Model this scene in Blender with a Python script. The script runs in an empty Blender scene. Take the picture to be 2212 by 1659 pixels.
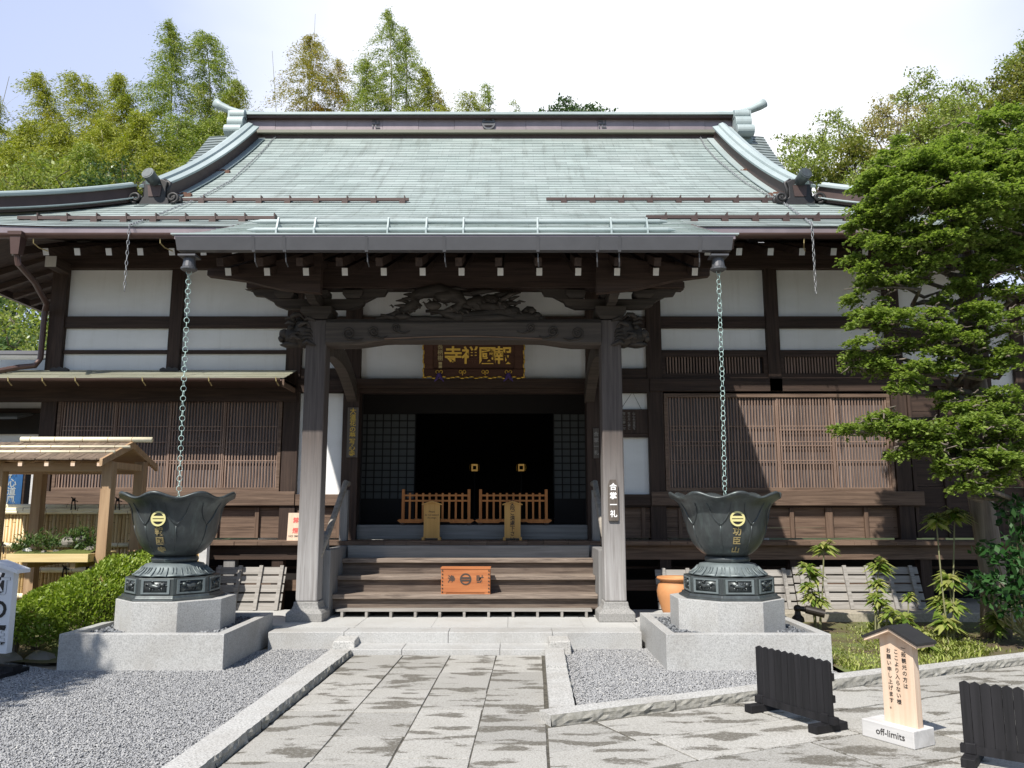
import bpy, math, random
import numpy as np
from math import sin, cos, pi, radians as R, sqrt, atan2
random.seed(7); rng = np.random.default_rng(11)
S = bpy.context.scene; COL = S.collection
# ---------------- camera ----------------
FP, TILT, CAMZ = 1720.0, R(8.76), 1.6          # focal length (in 2212 px wide units), upward tilt, eye height
cam = bpy.data.objects.new("camera", bpy.data.cameras.new("camera")); COL.objects.link(cam)
cam.data.sensor_width = 36; cam.data.lens = FP/2212*36; cam.data.clip_end = 900; cam.data.clip_start = .05
cam.location = (0, 0, CAMZ); cam.rotation_euler = (pi/2+TILT, 0, 0); S.camera = cam
# ---------------- sun and sky ----------------
SUNV = (0.56, 1.0, -1.38)                         # direction the sunlight travels
hl = sqrt(SUNV[0]**2+SUNV[1]**2); ELEV = atan2(1.38, hl); AZ = atan2(-SUNV[0], -SUNV[1])
sun = bpy.data.objects.new("sun", bpy.data.lights.new("sun", 'SUN')); COL.objects.link(sun)
sun.data.energy = 5.0; sun.data.angle = R(.6); sun.data.color = (1, .95, .87); sun.location = (-8, -12, 20)
sun.rotation_euler = (pi/2-ELEV, 0, -AZ+pi)
import mathutils
from mathutils import Vector, Matrix
sun.rotation_euler = Vector(SUNV).to_track_quat('-Z', 'Y').to_euler()
W = bpy.data.worlds.new("World"); S.world = W; W.use_nodes = True
nt = W.node_tree; N = nt.nodes; N.clear()
def nn(t, x): return t.nodes.new(x)
out = nn(nt, 'ShaderNodeOutputWorld'); bg = nn(nt, 'ShaderNodeBackground'); bg.inputs[1].default_value = .112
sky = nn(nt, 'ShaderNodeTexSky'); sky.sky_type = 'NISHITA'; sky.sun_disc = False
sky.sun_elevation = ELEV; sky.sun_rotation = AZ; sky.air_density = 1.0; sky.dust_density = .6; sky.ozone_density = 1.2
tc = nn(nt, 'ShaderNodeTexCoord'); mp = nn(nt, 'ShaderNodeMapping'); mp.inputs['Scale'].default_value = (1, 1, 2.2)
mp.inputs['Location'].default_value = (.12, 0, .3)
nz = nn(nt, 'ShaderNodeTexNoise'); nz.inputs['Scale'].default_value = 1.15; nz.inputs['Detail'].default_value = 5; nz.inputs['Roughness'].default_value = .52
rp = nn(nt, 'ShaderNodeValToRGB'); rp.color_ramp.elements[0].position = .26; rp.color_ramp.elements[1].position = .74
# more cloud straight ahead over the ridge, clearer to the left and right
sx = nn(nt, 'ShaderNodeSeparateXYZ'); ab = nn(nt, 'ShaderNodeMath'); ab.operation = 'ADD'; ab.inputs[1].default_value = -.10
sq = nn(nt, 'ShaderNodeMath'); sq.operation = 'POWER'; sq.inputs[1].default_value = 2
ml = nn(nt, 'ShaderNodeMath'); ml.operation = 'MULTIPLY_ADD'; ml.inputs[1].default_value = -1.9; ml.inputs[2].default_value = .12
ad = nn(nt, 'ShaderNodeMath'); ad.operation = 'ADD'
yb = nn(nt, 'ShaderNodeMath'); yb.operation = 'MULTIPLY_ADD'; yb.inputs[1].default_value = .55; yb.inputs[2].default_value = -.34
ad2 = nn(nt, 'ShaderNodeMath'); ad2.operation = 'ADD'
mx = nn(nt, 'ShaderNodeMix'); mx.data_type = 'RGBA'; mx.inputs[7].default_value = (9.2, 9.3, 9.6, 1)
L = nt.links.new
L(tc.outputs['Generated'], mp.inputs[0]); L(mp.outputs[0], nz.inputs[0]); L(tc.outputs['Generated'], sx.inputs[0])
L(sx.outputs[0], ab.inputs[0]); L(ab.outputs[0], sq.inputs[0]); L(sq.outputs[0], ml.inputs[0]); L(ml.outputs[0], ad.inputs[0]); L(nz.outputs[0], ad.inputs[1])
L(sx.outputs[1], yb.inputs[0]); L(yb.outputs[0], ad2.inputs[0]); L(ad.outputs[0], ad2.inputs[1]); L(ad2.outputs[0], rp.inputs[0]); L(rp.outputs[0], mx.inputs[0])
hz = nn(nt, 'ShaderNodeMix'); hz.data_type = 'RGBA'; hz.inputs[7].default_value = (5.7, 6.4, 8.7, 1)   # thin high veil ahead
hr = nn(nt, 'ShaderNodeMapRange'); hr.inputs[1].default_value = 0; hr.inputs[2].default_value = .8; hr.inputs[3].default_value = .05; hr.inputs[4].default_value = .75; L(sx.outputs[1], hr.inputs[0]); L(hr.outputs[0], hz.inputs[0])
L(sky.outputs[0], hz.inputs[6]); L(hz.outputs[2], mx.inputs[6]); L(mx.outputs[2], bg.inputs[0]); L(bg.outputs[0], out.inputs[0])
S.view_settings.view_transform = 'Standard'; S.view_settings.look = 'None'; S.view_settings.exposure = 0.36; S.view_settings.gamma = 1
S.cycles.max_bounces = 6; S.cycles.diffuse_bounces = 3; S.cycles.glossy_bounces = 2; S.cycles.transparent_max_bounces = 6
S.cycles.use_denoising = True; S.cycles.sample_clamp_indirect = 6

# ---------------- photo pixel -> place in the world ----------------
def ray(u, v):
    a = u-1106.0; c = 829.5-v
    y = FP*cos(TILT)-c*sin(TILT); z = FP*sin(TILT)+c*cos(TILT)
    return a/y, z/y
def at(u, v, Y):
    a, b = ray(u, v); return (a*Y, Y, CAMZ+b*Y)
def XA(u, v, Y): return ray(u, v)[0]*Y
def ZA(v, Y): return CAMZ+ray(1106, v)[1]*Y
def gnd(u, v, z=0.0):
    a, b = ray(u, v); Y = (z-CAMZ)/b; return (a*Y, Y, z)

# ---------------- materials ----------------
MATS = {}
def newmat(name):
    m = bpy.data.materials.new(name); m.use_nodes = True; t = m.node_tree
    b = t.nodes['Principled BSDF']; MATS[name] = m; return m, t, b
def lk(t, a, b): t.links.new(a, b)
def ramp(t, fac, stops):
    r = nn(t, 'ShaderNodeValToRGB'); e = r.color_ramp.elements
    while len(e) < len(stops): e.new(.5)
    for i, (p, c) in enumerate(stops): e[i].position = p; e[i].color = (*c, 1)
    lk(t, fac, r.inputs[0]); return r.outputs[0]
def noise(t, vec, sc, det=4, ro=.55, dist=0):
    n = nn(t, 'ShaderNodeTexNoise'); n.inputs['Scale'].default_value = sc; n.inputs['Detail'].default_value = det
    n.inputs['Roughness'].default_value = ro; n.inputs['Distortion'].default_value = dist
    if vec is not None: lk(t, vec, n.inputs['Vector'])
    return n.outputs[0]
def mapping(t, scale=(1, 1, 1), src='Object', rot=(0, 0, 0)):
    c = nn(t, 'ShaderNodeTexCoord'); m = nn(t, 'ShaderNodeMapping'); m.inputs['Scale'].default_value = scale; m.inputs['Rotation'].default_value = rot
    lk(t, c.outputs[src], m.inputs[0]); return m.outputs[0]
def mixc(t, fac, a, b, mode='MIX'):
    m = nn(t, 'ShaderNodeMix'); m.data_type = 'RGBA'; m.blend_type = mode
    for i, x in ((0, fac), (6, a), (7, b)):
        if isinstance(x, (int, float)): m.inputs[i].default_value = x
        elif isinstance(x, tuple): m.inputs[i].default_value = (*x, 1)
        else: lk(t, x, m.inputs[i])
    return m.outputs[2]
def bump(t, b, h, st, dist=.02):
    n = nn(t, 'ShaderNodeBump'); n.inputs['Strength'].default_value = st; n.inputs['Distance'].default_value = dist
    lk(t, h, n.inputs['Height']); lk(t, n.outputs[0], b.inputs['Normal'])
def island(t): return nn(t, 'ShaderNodeNewGeometry').outputs['Random Per Island']
def mathn(t, op, a, b=None):
    m = nn(t, 'ShaderNodeMath'); m.operation = op
    for i, x in enumerate((a, b)):
        if x is None: continue
        if isinstance(x, (int, float)): m.inputs[i].default_value = x
        else: lk(t, x, m.inputs[i])
    return m.outputs[0]
def wood(name, c1, c2, axis='X', rough=.72, grain=26, stretch=.045, bmp=.25, vary=.35, spec=.3):
    m, t, b = newmat(name)
    s = {'X': (stretch, 1, 1), 'Y': (1, stretch, 1), 'Z': (1, 1, stretch)}[axis]
    v = mapping(t, tuple(k*grain for k in s))
    f = noise(t, v, 1, 6, .65, .6)
    col = ramp(t, f, [(.3, c1), (.68, c2)])
    f2 = noise(t, mapping(t, tuple(.9*(k if k < 1 else 1)*2 for k in (1, 1, 1))), 1.1, 3)
    col = mixc(t, mathn(t, 'MULTIPLY', f2, vary), col, tuple(.45*k for k in c1))
    isl = mathn(t, 'MULTIPLY_ADD', island(t), .3)
    isl.node.inputs[2].default_value = .85
    hs = nn(t, 'ShaderNodeHueSaturation'); lk(t, col, hs.inputs['Color']); lk(t, isl, hs.inputs['Value'])
    lk(t, hs.outputs[0], b.inputs['Base Color']); b.inputs['Roughness'].default_value = rough; b.inputs['Specular IOR Level'].default_value = spec
    bump(t, b, f, bmp, .006); return m
def plain(name, col, rough=.6, metal=0, var=.25, sc=8, bmp=0, spec=.5, emit=None):
    m, t, b = newmat(name); f = noise(t, mapping(t, (sc,)*3), 1, 5, .6)
    c = mixc(t, f, tuple(k*(1-var) for k in col), tuple(min(1, k*(1+var)) for k in col))
    lk(t, c, b.inputs['Base Color']); b.inputs['Roughness'].default_value = rough; b.inputs['Metallic'].default_value = metal; b.inputs['Specular IOR Level'].default_value = spec
    if bmp: bump(t, b, f, bmp, .01)
    if emit: b.inputs['Emission Color'].default_value = (*emit[0], 1); b.inputs['Emission Strength'].default_value = emit[1]
    return m
M = {}
M['dark'] = wood('dark_timber_across', (.026, .017, .0135), (.088, .056, .042), 'X')
M['darkz'] = wood('dark_timber_upright', (.026, .017, .0135), (.088, .056, .042), 'Z')
M['darky'] = wood('dark_timber_deep', (.026, .017, .0135), (.088, .056, .042), 'Y')
M['brown'] = wood('brown_timber', (.085, .054, .039), (.25, .17, .122), 'X', grain=30)
M['brownz'] = wood('brown_timber_upright', (.08, .05, .036), (.24, .16, .113), 'Z', grain=30)
M['lattice'] = wood('lattice_timber', (.165, .105, .08), (.37, .262, .205), 'Z', grain=60, bmp=.1)
M['step'] = wood('weathered_step_timber', (.10, .074, .06), (.42, .34, .275), 'X', grain=34, stretch=.06, bmp=.5)
M['carve'] = wood('carved_dark_timber', (.03, .025, .021), (.095, .078, .066), 'X', grain=18)
M['beam'] = wood('porch_beam_timber', (.055, .045, .038), (.125, .102, .085), 'X', grain=22)
M['greyx'] = wood('grey_timber_across', (.17, .17, .165), (.29, .29, .285), 'X', grain=22, bmp=.15, vary=.2)
M['greyz'] = wood('grey_timber_upright', (.19, .185, .18), (.32, .315, .31), 'Z', grain=22, bmp=.15, vary=.2)
M['board'] = wood('pale_weathered_board', (.21, .195, .175), (.40, .38, .355), 'X', grain=26, bmp=.25, vary=.25)
M['kiosk'] = wood('new_kiosk_timber', (.33, .205, .115), (.53, .365, .215), 'Z', grain=18, vary=.2)
M['kioskx'] = wood('new_kiosk_timber_across', (.33, .205, .115), (.53, .365, .215), 'X', grain=18, vary=.2)
M['orange'] = wood('orange_barrier_timber', (.40, .15, .045), (.56, .235, .075), 'Z', grain=16, vary=.15, bmp=.05)
M['orangebox'] = wood('red_cedar_box_timber', (.33, .10, .035), (.56, .22, .085), 'X', grain=16, vary=.15, bmp=.08)
M['traywood'] = wood('pale_yellow_tray_timber', (.66, .49, .22), (.80, .64, .34), 'X', grain=14, vary=.12, bmp=.05)
M['riser'] = wood('dark_stair_riser', (.065, .047, .039), (.23, .178, .14), 'X', grain=34, stretch=.06, bmp=.5)
M['yellowwood'] = wood('yellow_sign_timber', (.50, .28, .085), (.62, .37, .125), 'Z', grain=14, vary=.12, bmp=.05)
M['cypress'] = wood('pale_cypress_board', (.68, .48, .34), (.80, .64, .50), 'Z', grain=16, vary=.15, bmp=.06)
M['whitewood'] = wood('whitewashed_timber', (.5, .49, .48), (.72, .71, .7), 'X', grain=14, vary=.2, bmp=.1)
M['black'] = wood('black_stained_board', (.007, .007, .008), (.024, .023, .026), 'Z', grain=20, vary=.3, bmp=.3, rough=.65)
M['plaque'] = wood('plaque_timber', (.085, .07, .058), (.17, .145, .125), 'Z', grain=20, vary=.2)
M['pole'] = wood('handrail_pole_timber', (.22, .195, .165), (.42, .385, .335), 'Y', grain=18, vary=.2)
# porch column: dark reddish above with eave shade painted in, bleached grey towards the foot by rain and sun
m, t, b = newmat('weathered_shaded_column_timber'); M['column'] = m
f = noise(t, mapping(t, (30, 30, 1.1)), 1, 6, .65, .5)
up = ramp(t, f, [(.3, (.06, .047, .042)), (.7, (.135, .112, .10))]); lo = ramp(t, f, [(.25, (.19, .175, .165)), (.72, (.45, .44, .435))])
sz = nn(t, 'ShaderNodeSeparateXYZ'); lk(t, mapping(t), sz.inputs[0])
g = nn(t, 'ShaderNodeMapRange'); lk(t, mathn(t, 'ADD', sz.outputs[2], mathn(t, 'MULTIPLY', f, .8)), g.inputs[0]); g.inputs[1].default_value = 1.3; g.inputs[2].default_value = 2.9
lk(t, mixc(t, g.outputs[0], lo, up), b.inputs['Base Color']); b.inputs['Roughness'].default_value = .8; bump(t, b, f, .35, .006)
m, t, b = newmat('white_plaster'); M['plaster'] = m
f = noise(t, mapping(t, (1.2, 1.2, 2.5)), 1, 5, .6); lk(t, ramp(t, f, [(.3, (.77, .765, .74)), (.7, (.86, .855, .84))]), b.inputs['Base Color']); b.inputs['Roughness'].default_value = .9
src = b.inputs['Base Color'].links[0].from_socket; r_ = nn(t, 'ShaderNodeMapRange'); lk(t, noise(t, mapping(t, (7, 7, .5)), 1, 6, .75), r_.inputs[0]); r_.inputs[1].default_value = .52; r_.inputs[2].default_value = .8; r_.inputs[4].default_value = .28
lk(t, mixc(t, r_.outputs[0], src, (.50, .475, .42)), b.inputs['Base Color'])
bump(t, b, noise(t, mapping(t, (60,)*3), 1, 3), .06, .004)
M['paintwhite'] = plain('white_paint', (.66, .64, .6), .7, var=.12, sc=10)
M['whitesign'] = plain('white_sign_paint', (.78, .79, .82), .45, var=.04)
# copper sheet roof with verdigris; UV in metres (along the eave, up the slope)
def copper(name, ca, cb, cc, dark=.35, uv=True):
    m, t, b = newmat(name)
    v = mapping(t, (1, 1, 1), 'UV' if uv else 'Object')
    big = noise(t, v, .55, 5, .6); col = ramp(t, big, [(.3, ca), (.55, cb), (.75, cc)])
    stv = nn(t, 'ShaderNodeMapping'); stv.inputs['Scale'].default_value = (5, .45, .45); lk(t, v, stv.inputs[0])
    st = noise(t, stv.outputs[0], 1, 5, .7)
    sm = nn(t, 'ShaderNodeMapRange'); lk(t, st, sm.inputs[0]); sm.inputs[1].default_value = .52; sm.inputs[2].default_value = .75; sm.inputs[4].default_value = dark
    col = mixc(t, sm.outputs[0], col, (.13, .14, .12))
    if uv:
        br = nn(t, 'ShaderNodeTexBrick'); br.inputs['Scale'].default_value = 1; br.inputs['Brick Width'].default_value = .46; br.inputs['Row Height'].default_value = .2
        br.inputs['Mortar Size'].default_value = .004; br.offset = .5; br.inputs['Color1'].default_value = (.88, .88, .88, 1); br.inputs['Color2'].default_value = (1.1, 1.1, 1.1, 1); br.inputs['Mortar'].default_value = (.62, .62, .64, 1)
        br.inputs['Bias'].default_value = 0; lk(t, v, br.inputs[0]); col = mixc(t, 1.0, col, br.outputs[0], 'MULTIPLY')
    lk(t, col, b.inputs['Base Color']); b.inputs['Roughness'].default_value = .55; b.inputs['Metallic'].default_value = .1
    fine = noise(t, v, 60, 3); bump(t, b, fine, .06, .004); return m
M['roof'] = copper('verdigris_copper_roof', (.285, .34, .322), (.32, .37, .352), (.355, .40, .382), .55)
M['verd'] = copper('verdigris_copper_cap', (.29, .35, .35), (.37, .43, .43), (.44, .49, .49), .2, False)
M['copbrown'] = plain('brown_copper', (.075, .048, .042), .5, .25, .35, 6)
M['coplav'] = plain('weathered_purple_copper', (.27, .22, .23), .38, .3, .35, 3)
M['gutgrey'] = plain('grey_copper_gutter', (.105, .105, .112), .45, .3, .22, 4)
M['bronze'] = plain('dark_bronze', (.082, .092, .094), .42, .55, .45, 7, .1)
M['bronzelight'] = plain('grey_bronze_patina', (.17, .20, .205), .55, .3, .3, 12, .1)
M['onidark'] = plain('black_bronze_ornament', (.032, .030, .030), .5, .3, .3, 8)
M['chain'] = plain('verdigris_chain', (.50, .68, .64), .5, .2, .15, 30)
M['steelchain'] = plain('galvanised_chain', (.30, .31, .32), .45, .4, .2, 30)
for k_ in ('bronze', 'bronzelight'):                  # rain streaks of paler patina
    m = M[k_]; t = m.node_tree; b = t.nodes['Principled BSDF']; src = b.inputs['Base Color'].links[0].from_socket
    r_ = nn(t, 'ShaderNodeMapRange'); lk(t, noise(t, mapping(t, (14, 14, 1.6)), 1, 5, .7), r_.inputs[0]); r_.inputs[1].default_value = .5; r_.inputs[2].default_value = .78; r_.inputs[4].default_value = .55
    lk(t, mixc(t, r_.outputs[0], src, (.17, .215, .205)), b.inputs['Base Color'])
M['gold'] = plain('gold_leaf', (.66, .42, .07), .32, .55, .25, 20)
M['paleyellow'] = plain('pale_gold_emblem', (.72, .66, .30), .45, .15, .08, 20)
M['dullgold'] = plain('dull_gilt_lettering', (.45, .36, .17), .45, .4, .2, 20)
M['lampgold'] = plain('lit_gold_lamp', (.75, .5, .15), .4, .3, .1, 20, emit=((1, .55, .14), .12))
M['ink'] = plain('black_ink', (.022, .018, .017), .6, 0, .1)
M['burn'] = plain('branded_black', (.05, .04, .034), .7, 0, .1)
M['red'] = plain('red_paint', (.72, .12, .10), .6, 0, .1)
M['whitepaint'] = plain('white_lettering', (.85, .85, .84), .55, 0, .04)
M['faint'] = plain('faint_lettering', (.30, .28, .25), .7, 0, .1)
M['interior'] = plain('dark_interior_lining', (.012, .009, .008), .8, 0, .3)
M['shoji'] = plain('dimmed_shoji_paper', (.095, .10, .095), .8, 0, .06)  # paper coloured dark so the screens read as dim interior shade
M['glassback'] = plain('dusty_window_backing', (.16, .145, .15), .35, 0, .3, 3)
M['lacquer'] = wood('brown_lacquer_board', (.06, .026, .016), (.10, .045, .028), 'X', grain=14, vary=.2, bmp=.05)
M['purple'] = plain('purple_cord', (.06, .03, .15), .8)
M['terracotta'] = plain('terracotta', (.56, .26, .105), .65, 0, .12, 9, .05)
M['bamboo'] = plain('dried_bamboo', (.86, .77, .56), .38, 0, .2, 6)
m, t, b = newmat('split_bamboo_slat'); M['slat'] = m
c = ramp(t, island(t), [(0, (.56, .38, .17)), (.5, (.66, .49, .25)), (1, (.74, .59, .34))])
c = mixc(t, mathn(t, 'MULTIPLY', noise(t, mapping(t, (40, 40, 3)), 1, 4), .45), c, (.33, .2, .08)); lk(t, c, b.inputs['Base Color']); b.inputs['Roughness'].default_value = .42
M['bambooknot'] = plain('bamboo_knot', (.28, .18, .08), .6)
M['cord'] = plain('black_palm_cord', (.012, .01, .01), .9)
M['bark'] = wood('roof_bark_shingle', (.12, .085, .06), (.27, .205, .15), 'Y', grain=24, vary=.3, bmp=.4)
M['poster'] = plain('blue_poster_print', (.028, .11, .27), .4, 0, .5, 4)
M['posterink'] = plain('poster_brush_lettering', (.33, .36, .36), .5, 0, .1)
M['copperpipe'] = plain('brown_copper_pipe', (.105, .062, .052), .42, .3, .25, 8)
M['rust'] = plain('rust_brown_timber', (.13, .062, .04), .8, 0, .35, 14, .3)
M['spot'] = plain('spotlight_bronze_housing', (.03, .024, .02), .45, .3, .2)
# ---- stone and ground ----
def granite(name, base, spk=.5, sc=1.0, rough=.62, stain=.3):
    m, t, b = newmat(name); v = mapping(t)
    f = noise(t, v, 95*sc, 4, .7); c = ramp(t, f, [(.36, tuple(k*spk for k in base)), (.5, base), (.66, tuple(min(.85, k*1.22) for k in base))])
    f2 = noise(t, v, 2.2, 5, .65); r2 = nn(t, 'ShaderNodeMapRange'); lk(t, f2, r2.inputs[0]); r2.inputs[1].default_value = .45; r2.inputs[2].default_value = .8; r2.inputs[4].default_value = stain
    c = mixc(t, r2.outputs[0], c, (.26, .235, .2)); lk(t, c, b.inputs['Base Color']); b.inputs['Roughness'].default_value = rough
    bump(t, b, f, .12, .004); return m
M['granite'] = granite('pale_granite', (.445, .445, .435), .66, stain=.5)
M['granitec'] = granite('clean_granite_slab', (.50, .50, .485), .76, stain=.3)
M['kerb'] = granite('kerb_granite', (.47, .465, .445), .5, .7, .8, .5)
M['plinth'] = granite('grey_plinth_stone', (.27, .265, .255), .7, .6, .8, .4)
m, t, b = newmat('rough_kerb_face'); M['kerbrough'] = m
f = noise(t, mapping(t), 22, 6, .7); lk(t, ramp(t, f, [(.3, (.20, .195, .165)), (.5, (.31, .30, .265)), (.72, (.40, .39, .36))]), b.inputs['Base Color']); b.inputs['Roughness'].default_value = .9; bump(t, b, f, .6, .015)
m, t, b = newmat('path_slab_stone'); M['slab'] = m
isl = island(t); v = mapping(t); f = noise(t, v, 90, 3, .7)
cx_ = nn(t, 'ShaderNodeCombineXYZ'); lk(t, mathn(t, 'MULTIPLY', isl, 37.0), cx_.inputs[0]); lk(t, mathn(t, 'MULTIPLY', isl, 53.0), cx_.inputs[1])
va = nn(t, 'ShaderNodeVectorMath'); va.operation = 'ADD'
c = ramp(t, f, [(.32, (.20, .195, .175)), (.5, (.40, .39, .365)), (.68, (.52, .51, .49))])
sw_ = noise(t, mapping(t, (1.2, 2.2, 1)), 1.0, 5, .7); c = mixc(t, mathn(t, 'MULTIPLY', sw_, .55), c, (.25, .235, .195))
hs = nn(t, 'ShaderNodeHueSaturation'); lk(t, c, hs.inputs['Color']); q = mathn(t, 'MULTIPLY_ADD', isl, .28); q.node.inputs[2].default_value = .86; lk(t, q, hs.inputs['Value'])
lk(t, mapping(t, (1.9, 4.6, 1)), va.inputs[0]); lk(t, cx_.outputs[0], va.inputs[1]); p = noise(t, va.outputs[0], 1.25, 2, .5); p2 = noise(t, mapping(t, (34, 95, 1)), 1, 4, .8)
pm = nn(t, 'ShaderNodeMapRange'); lk(t, p, pm.inputs[0]); pm.inputs[1].default_value = .48; pm.inputs[2].default_value = .60; pm.inputs[3].default_value = 0; pm.inputs[4].default_value = .30
ps = mathn(t, 'ADD', p2, pm.outputs[0]); pr = nn(t, 'ShaderNodeMapRange'); lk(t, ps, pr.inputs[0]); pr.inputs[1].default_value = .69; pr.inputs[2].default_value = .76; pr.inputs[4].default_value = .88
c = mixc(t, pr.outputs[0], hs.outputs[0], (.095, .085, .065)); lk(t, c, b.inputs['Base Color']); b.inputs['Roughness'].default_value = .85
hh = mathn(t, 'SUBTRACT', f, pr.outputs[0]); bump(t, b, hh, .25, .008)
m, t, b = newmat('joint_soil'); M['joint'] = m
lk(t, ramp(t, noise(t, mapping(t), 30, 4), [(.4, (.055, .05, .04)), (.7, (.13, .12, .095))]), b.inputs['Base Color']); b.inputs['Roughness'].default_value = 1
m, t, b = newmat('gravel_pebble'); M['gravel'] = m
c = ramp(t, island(t), [(0, (.255, .257, .262)), (.5, (.325, .327, .332)), (.9, (.385, .385, .385)), (.97, (.45, .445, .43)), (1, (.58, .57, .54))]); lk(t, c, b.inputs['Base Color']); b.inputs['Roughness'].default_value = .8
m, t, b = newmat('gravel_bed'); M['gravelbed'] = m
vo = nn(t, 'ShaderNodeTexVoronoi'); vo.inputs['Scale'].default_value = 75; lk(t, mapping(t), vo.inputs['Vector'])
c = mixc(t, vo.outputs['Distance'], (.30, .305, .315), (.08, .083, .09)); lk(t, c, b.inputs['Base Color']); b.inputs['Roughness'].default_value = .9; bump(t, b, vo.outputs['Distance'], .8, .01)
m, t, b = newmat('dark_basin_chipping'); M['chip'] = m
lk(t, ramp(t, island(t), [(0, (.07, .075, .085)), (.6, (.15, .16, .175)), (1, (.27, .28, .29))]), b.inputs['Base Color']); b.inputs['Roughness'].default_value = .6
m, t, b = newmat('soil_and_moss'); M['soil'] = m
f = noise(t, mapping(t), 1.6, 6, .65); f2 = noise(t, mapping(t), 26, 4, .7)
c = ramp(t, f, [(.38, (.13, .09, .055)), (.5, (.15, .14, .055)), (.64, (.17, .22, .06))]); c = mixc(t, mathn(t, 'MULTIPLY', f2, .5), c, (.03, .025, .015)); lk(t, c, b.inputs['Base Color']); b.inputs['Roughness'].default_value = 1; bump(t, b, f2, .8, .03)
M['concrete'] = granite('stained_concrete', (.36, .325, .26), .8, .35, .9, .6)
M['earth'] = plain('bare_yard_earth', (.19, .165, .125), .95, 0, .3, 3, .4)
M['hill'] = plain('wooded_hill_ground', (.035, .05, .018), 1, 0, .4, .6)
M['sideroof'] = copper('grey_side_roof', (.15, .155, .14), (.21, .215, .20), (.26, .265, .25), .3)
M['pentroof'] = copper('mossy_pent_roof', (.24, .235, .17), (.30, .30, .23), (.34, .345, .28), .25)
# ---- leaves ----
def leaf(name, cols, rough=.5, trans=.35, tint=None, sc=.6, spec=.4):
    m, t, b = newmat(name)
    n = len(cols); c = ramp(t, island(t), [(i/max(1, n-1), k) for i, k in enumerate(cols)])
    if tint:
        f = noise(t, mapping(t, (sc,)*3), 1, 3, .6); r = nn(t, 'ShaderNodeMapRange'); lk(t, f, r.inputs[0]); r.inputs[1].default_value = .52; r.inputs[2].default_value = .66
        c = mixc(t, mathn(t, 'MULTIPLY', r.outputs[0], tint[1]), c, tint[0])
    lk(t, c, b.inputs['Base Color']); b.inputs['Roughness'].default_value = rough; b.inputs['Specular IOR Level'].default_value = spec
    tr = nn(t, 'ShaderNodeBsdfTranslucent'); hs = nn(t, 'ShaderNodeHueSaturation'); hs.inputs['Value'].default_value = 1.5; hs.inputs['Saturation'].default_value = 1.1; lk(t, c, hs.inputs['Color']); lk(t, hs.outputs[0], tr.inputs[0])
    mxs = nn(t, 'ShaderNodeMixShader'); mxs.inputs[0].default_value = trans; lk(t, b.outputs[0], mxs.inputs[1]); lk(t, tr.outputs[0], mxs.inputs[2])
    lk(t, mxs.outputs[0], t.nodes['Material Output'].inputs[0]); return m
M['lbam'] = leaf('bamboo_leaf', [(.12, .16, .015), (.24, .28, .03), (.34, .37, .05), (.42, .42, .11)], tint=((.38, .31, .05), .5), sc=.5)
M['lbamy'] = leaf('yellowed_bamboo_leaf', [(.16, .19, .03), (.28, .26, .04), (.36, .29, .05), (.30, .31, .07)], tint=((.50, .28, .03), .75), sc=.5)
M['lbamg'] = leaf('green_bamboo_leaf', [(.09, .15, .015), (.18, .25, .03), (.28, .34, .06), (.37, .39, .12)], tint=((.36, .32, .06), .4), sc=.5)
M['lbroad'] = leaf('fresh_broad_leaf', [(.13, .17, .025), (.21, .27, .045), (.28, .34, .08), (.34, .37, .14)])
M['lred'] = leaf('russet_broad_leaf', [(.24, .25, .08), (.34, .30, .11), (.40, .33, .15), (.30, .33, .11)])
M['lolive'] = leaf('olive_broad_leaf', [(.08, .11, .02), (.15, .18, .03), (.23, .24, .05), (.29, .28, .08)])
M['levg'] = leaf('dark_evergreen_leaf', [(.028, .059, .017), (.049, .091, .025), (.084, .140, .039), (.126, .196, .070)], .35, .25)
M['lcyp'] = leaf('cypress_spray', [(.10, .155, .025), (.155, .23, .04), (.22, .30, .06), (.29, .37, .09), (.12, .16, .035)], .6, .46)
M['lbush'] = leaf('azalea_leaf', [(.12, .19, .018), (.20, .29, .03), (.29, .38, .055), (.34, .41, .09)], .42, .3, spec=.5)
M['lvar'] = leaf('variegated_leaf', [(.09, .16, .025), (.16, .24, .04), (.32, .37, .09), (.42, .42, .15), (.20, .29, .06)], .35, .3, spec=.5)
M['lgloss'] = leaf('glossy_camellia_leaf', [(.012, .042, .008), (.02, .065, .014), (.03, .085, .022), (.045, .11, .03)], .42, .15, spec=.3)
M['lgrass'] = leaf('grass_blade', [(.24, .30, .06), (.34, .41, .09), (.44, .49, .13), (.46, .45, .20)], .5, .35)
M['lfern'] = leaf('rock_garden_fern', [(.03, .07, .015), (.06, .12, .025), (.10, .16, .04), (.13, .15, .05)], .5, .3)
M['trunk'] = wood('tree_bark', (.06, .045, .033), (.20, .16, .125), 'Z', grain=12, bmp=.6)
M['trunkred'] = wood('cypress_bark', (.085, .068, .054), (.27, .225, .185), 'Z', grain=16, bmp=.6)
M['culm'] = plain('bamboo_culm', (.22, .21, .10), .4, 0, .3, 4)
M['stem'] = plain('plant_stem', (.17, .17, .08), .6, 0, .3)
M['rock'] = plain('rock', (.24, .22, .19), .9, 0, .4, 9, .7)
M['moss'] = plain('moss', (.09, .11, .02), 1, 0, .4, 30, .8)
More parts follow.
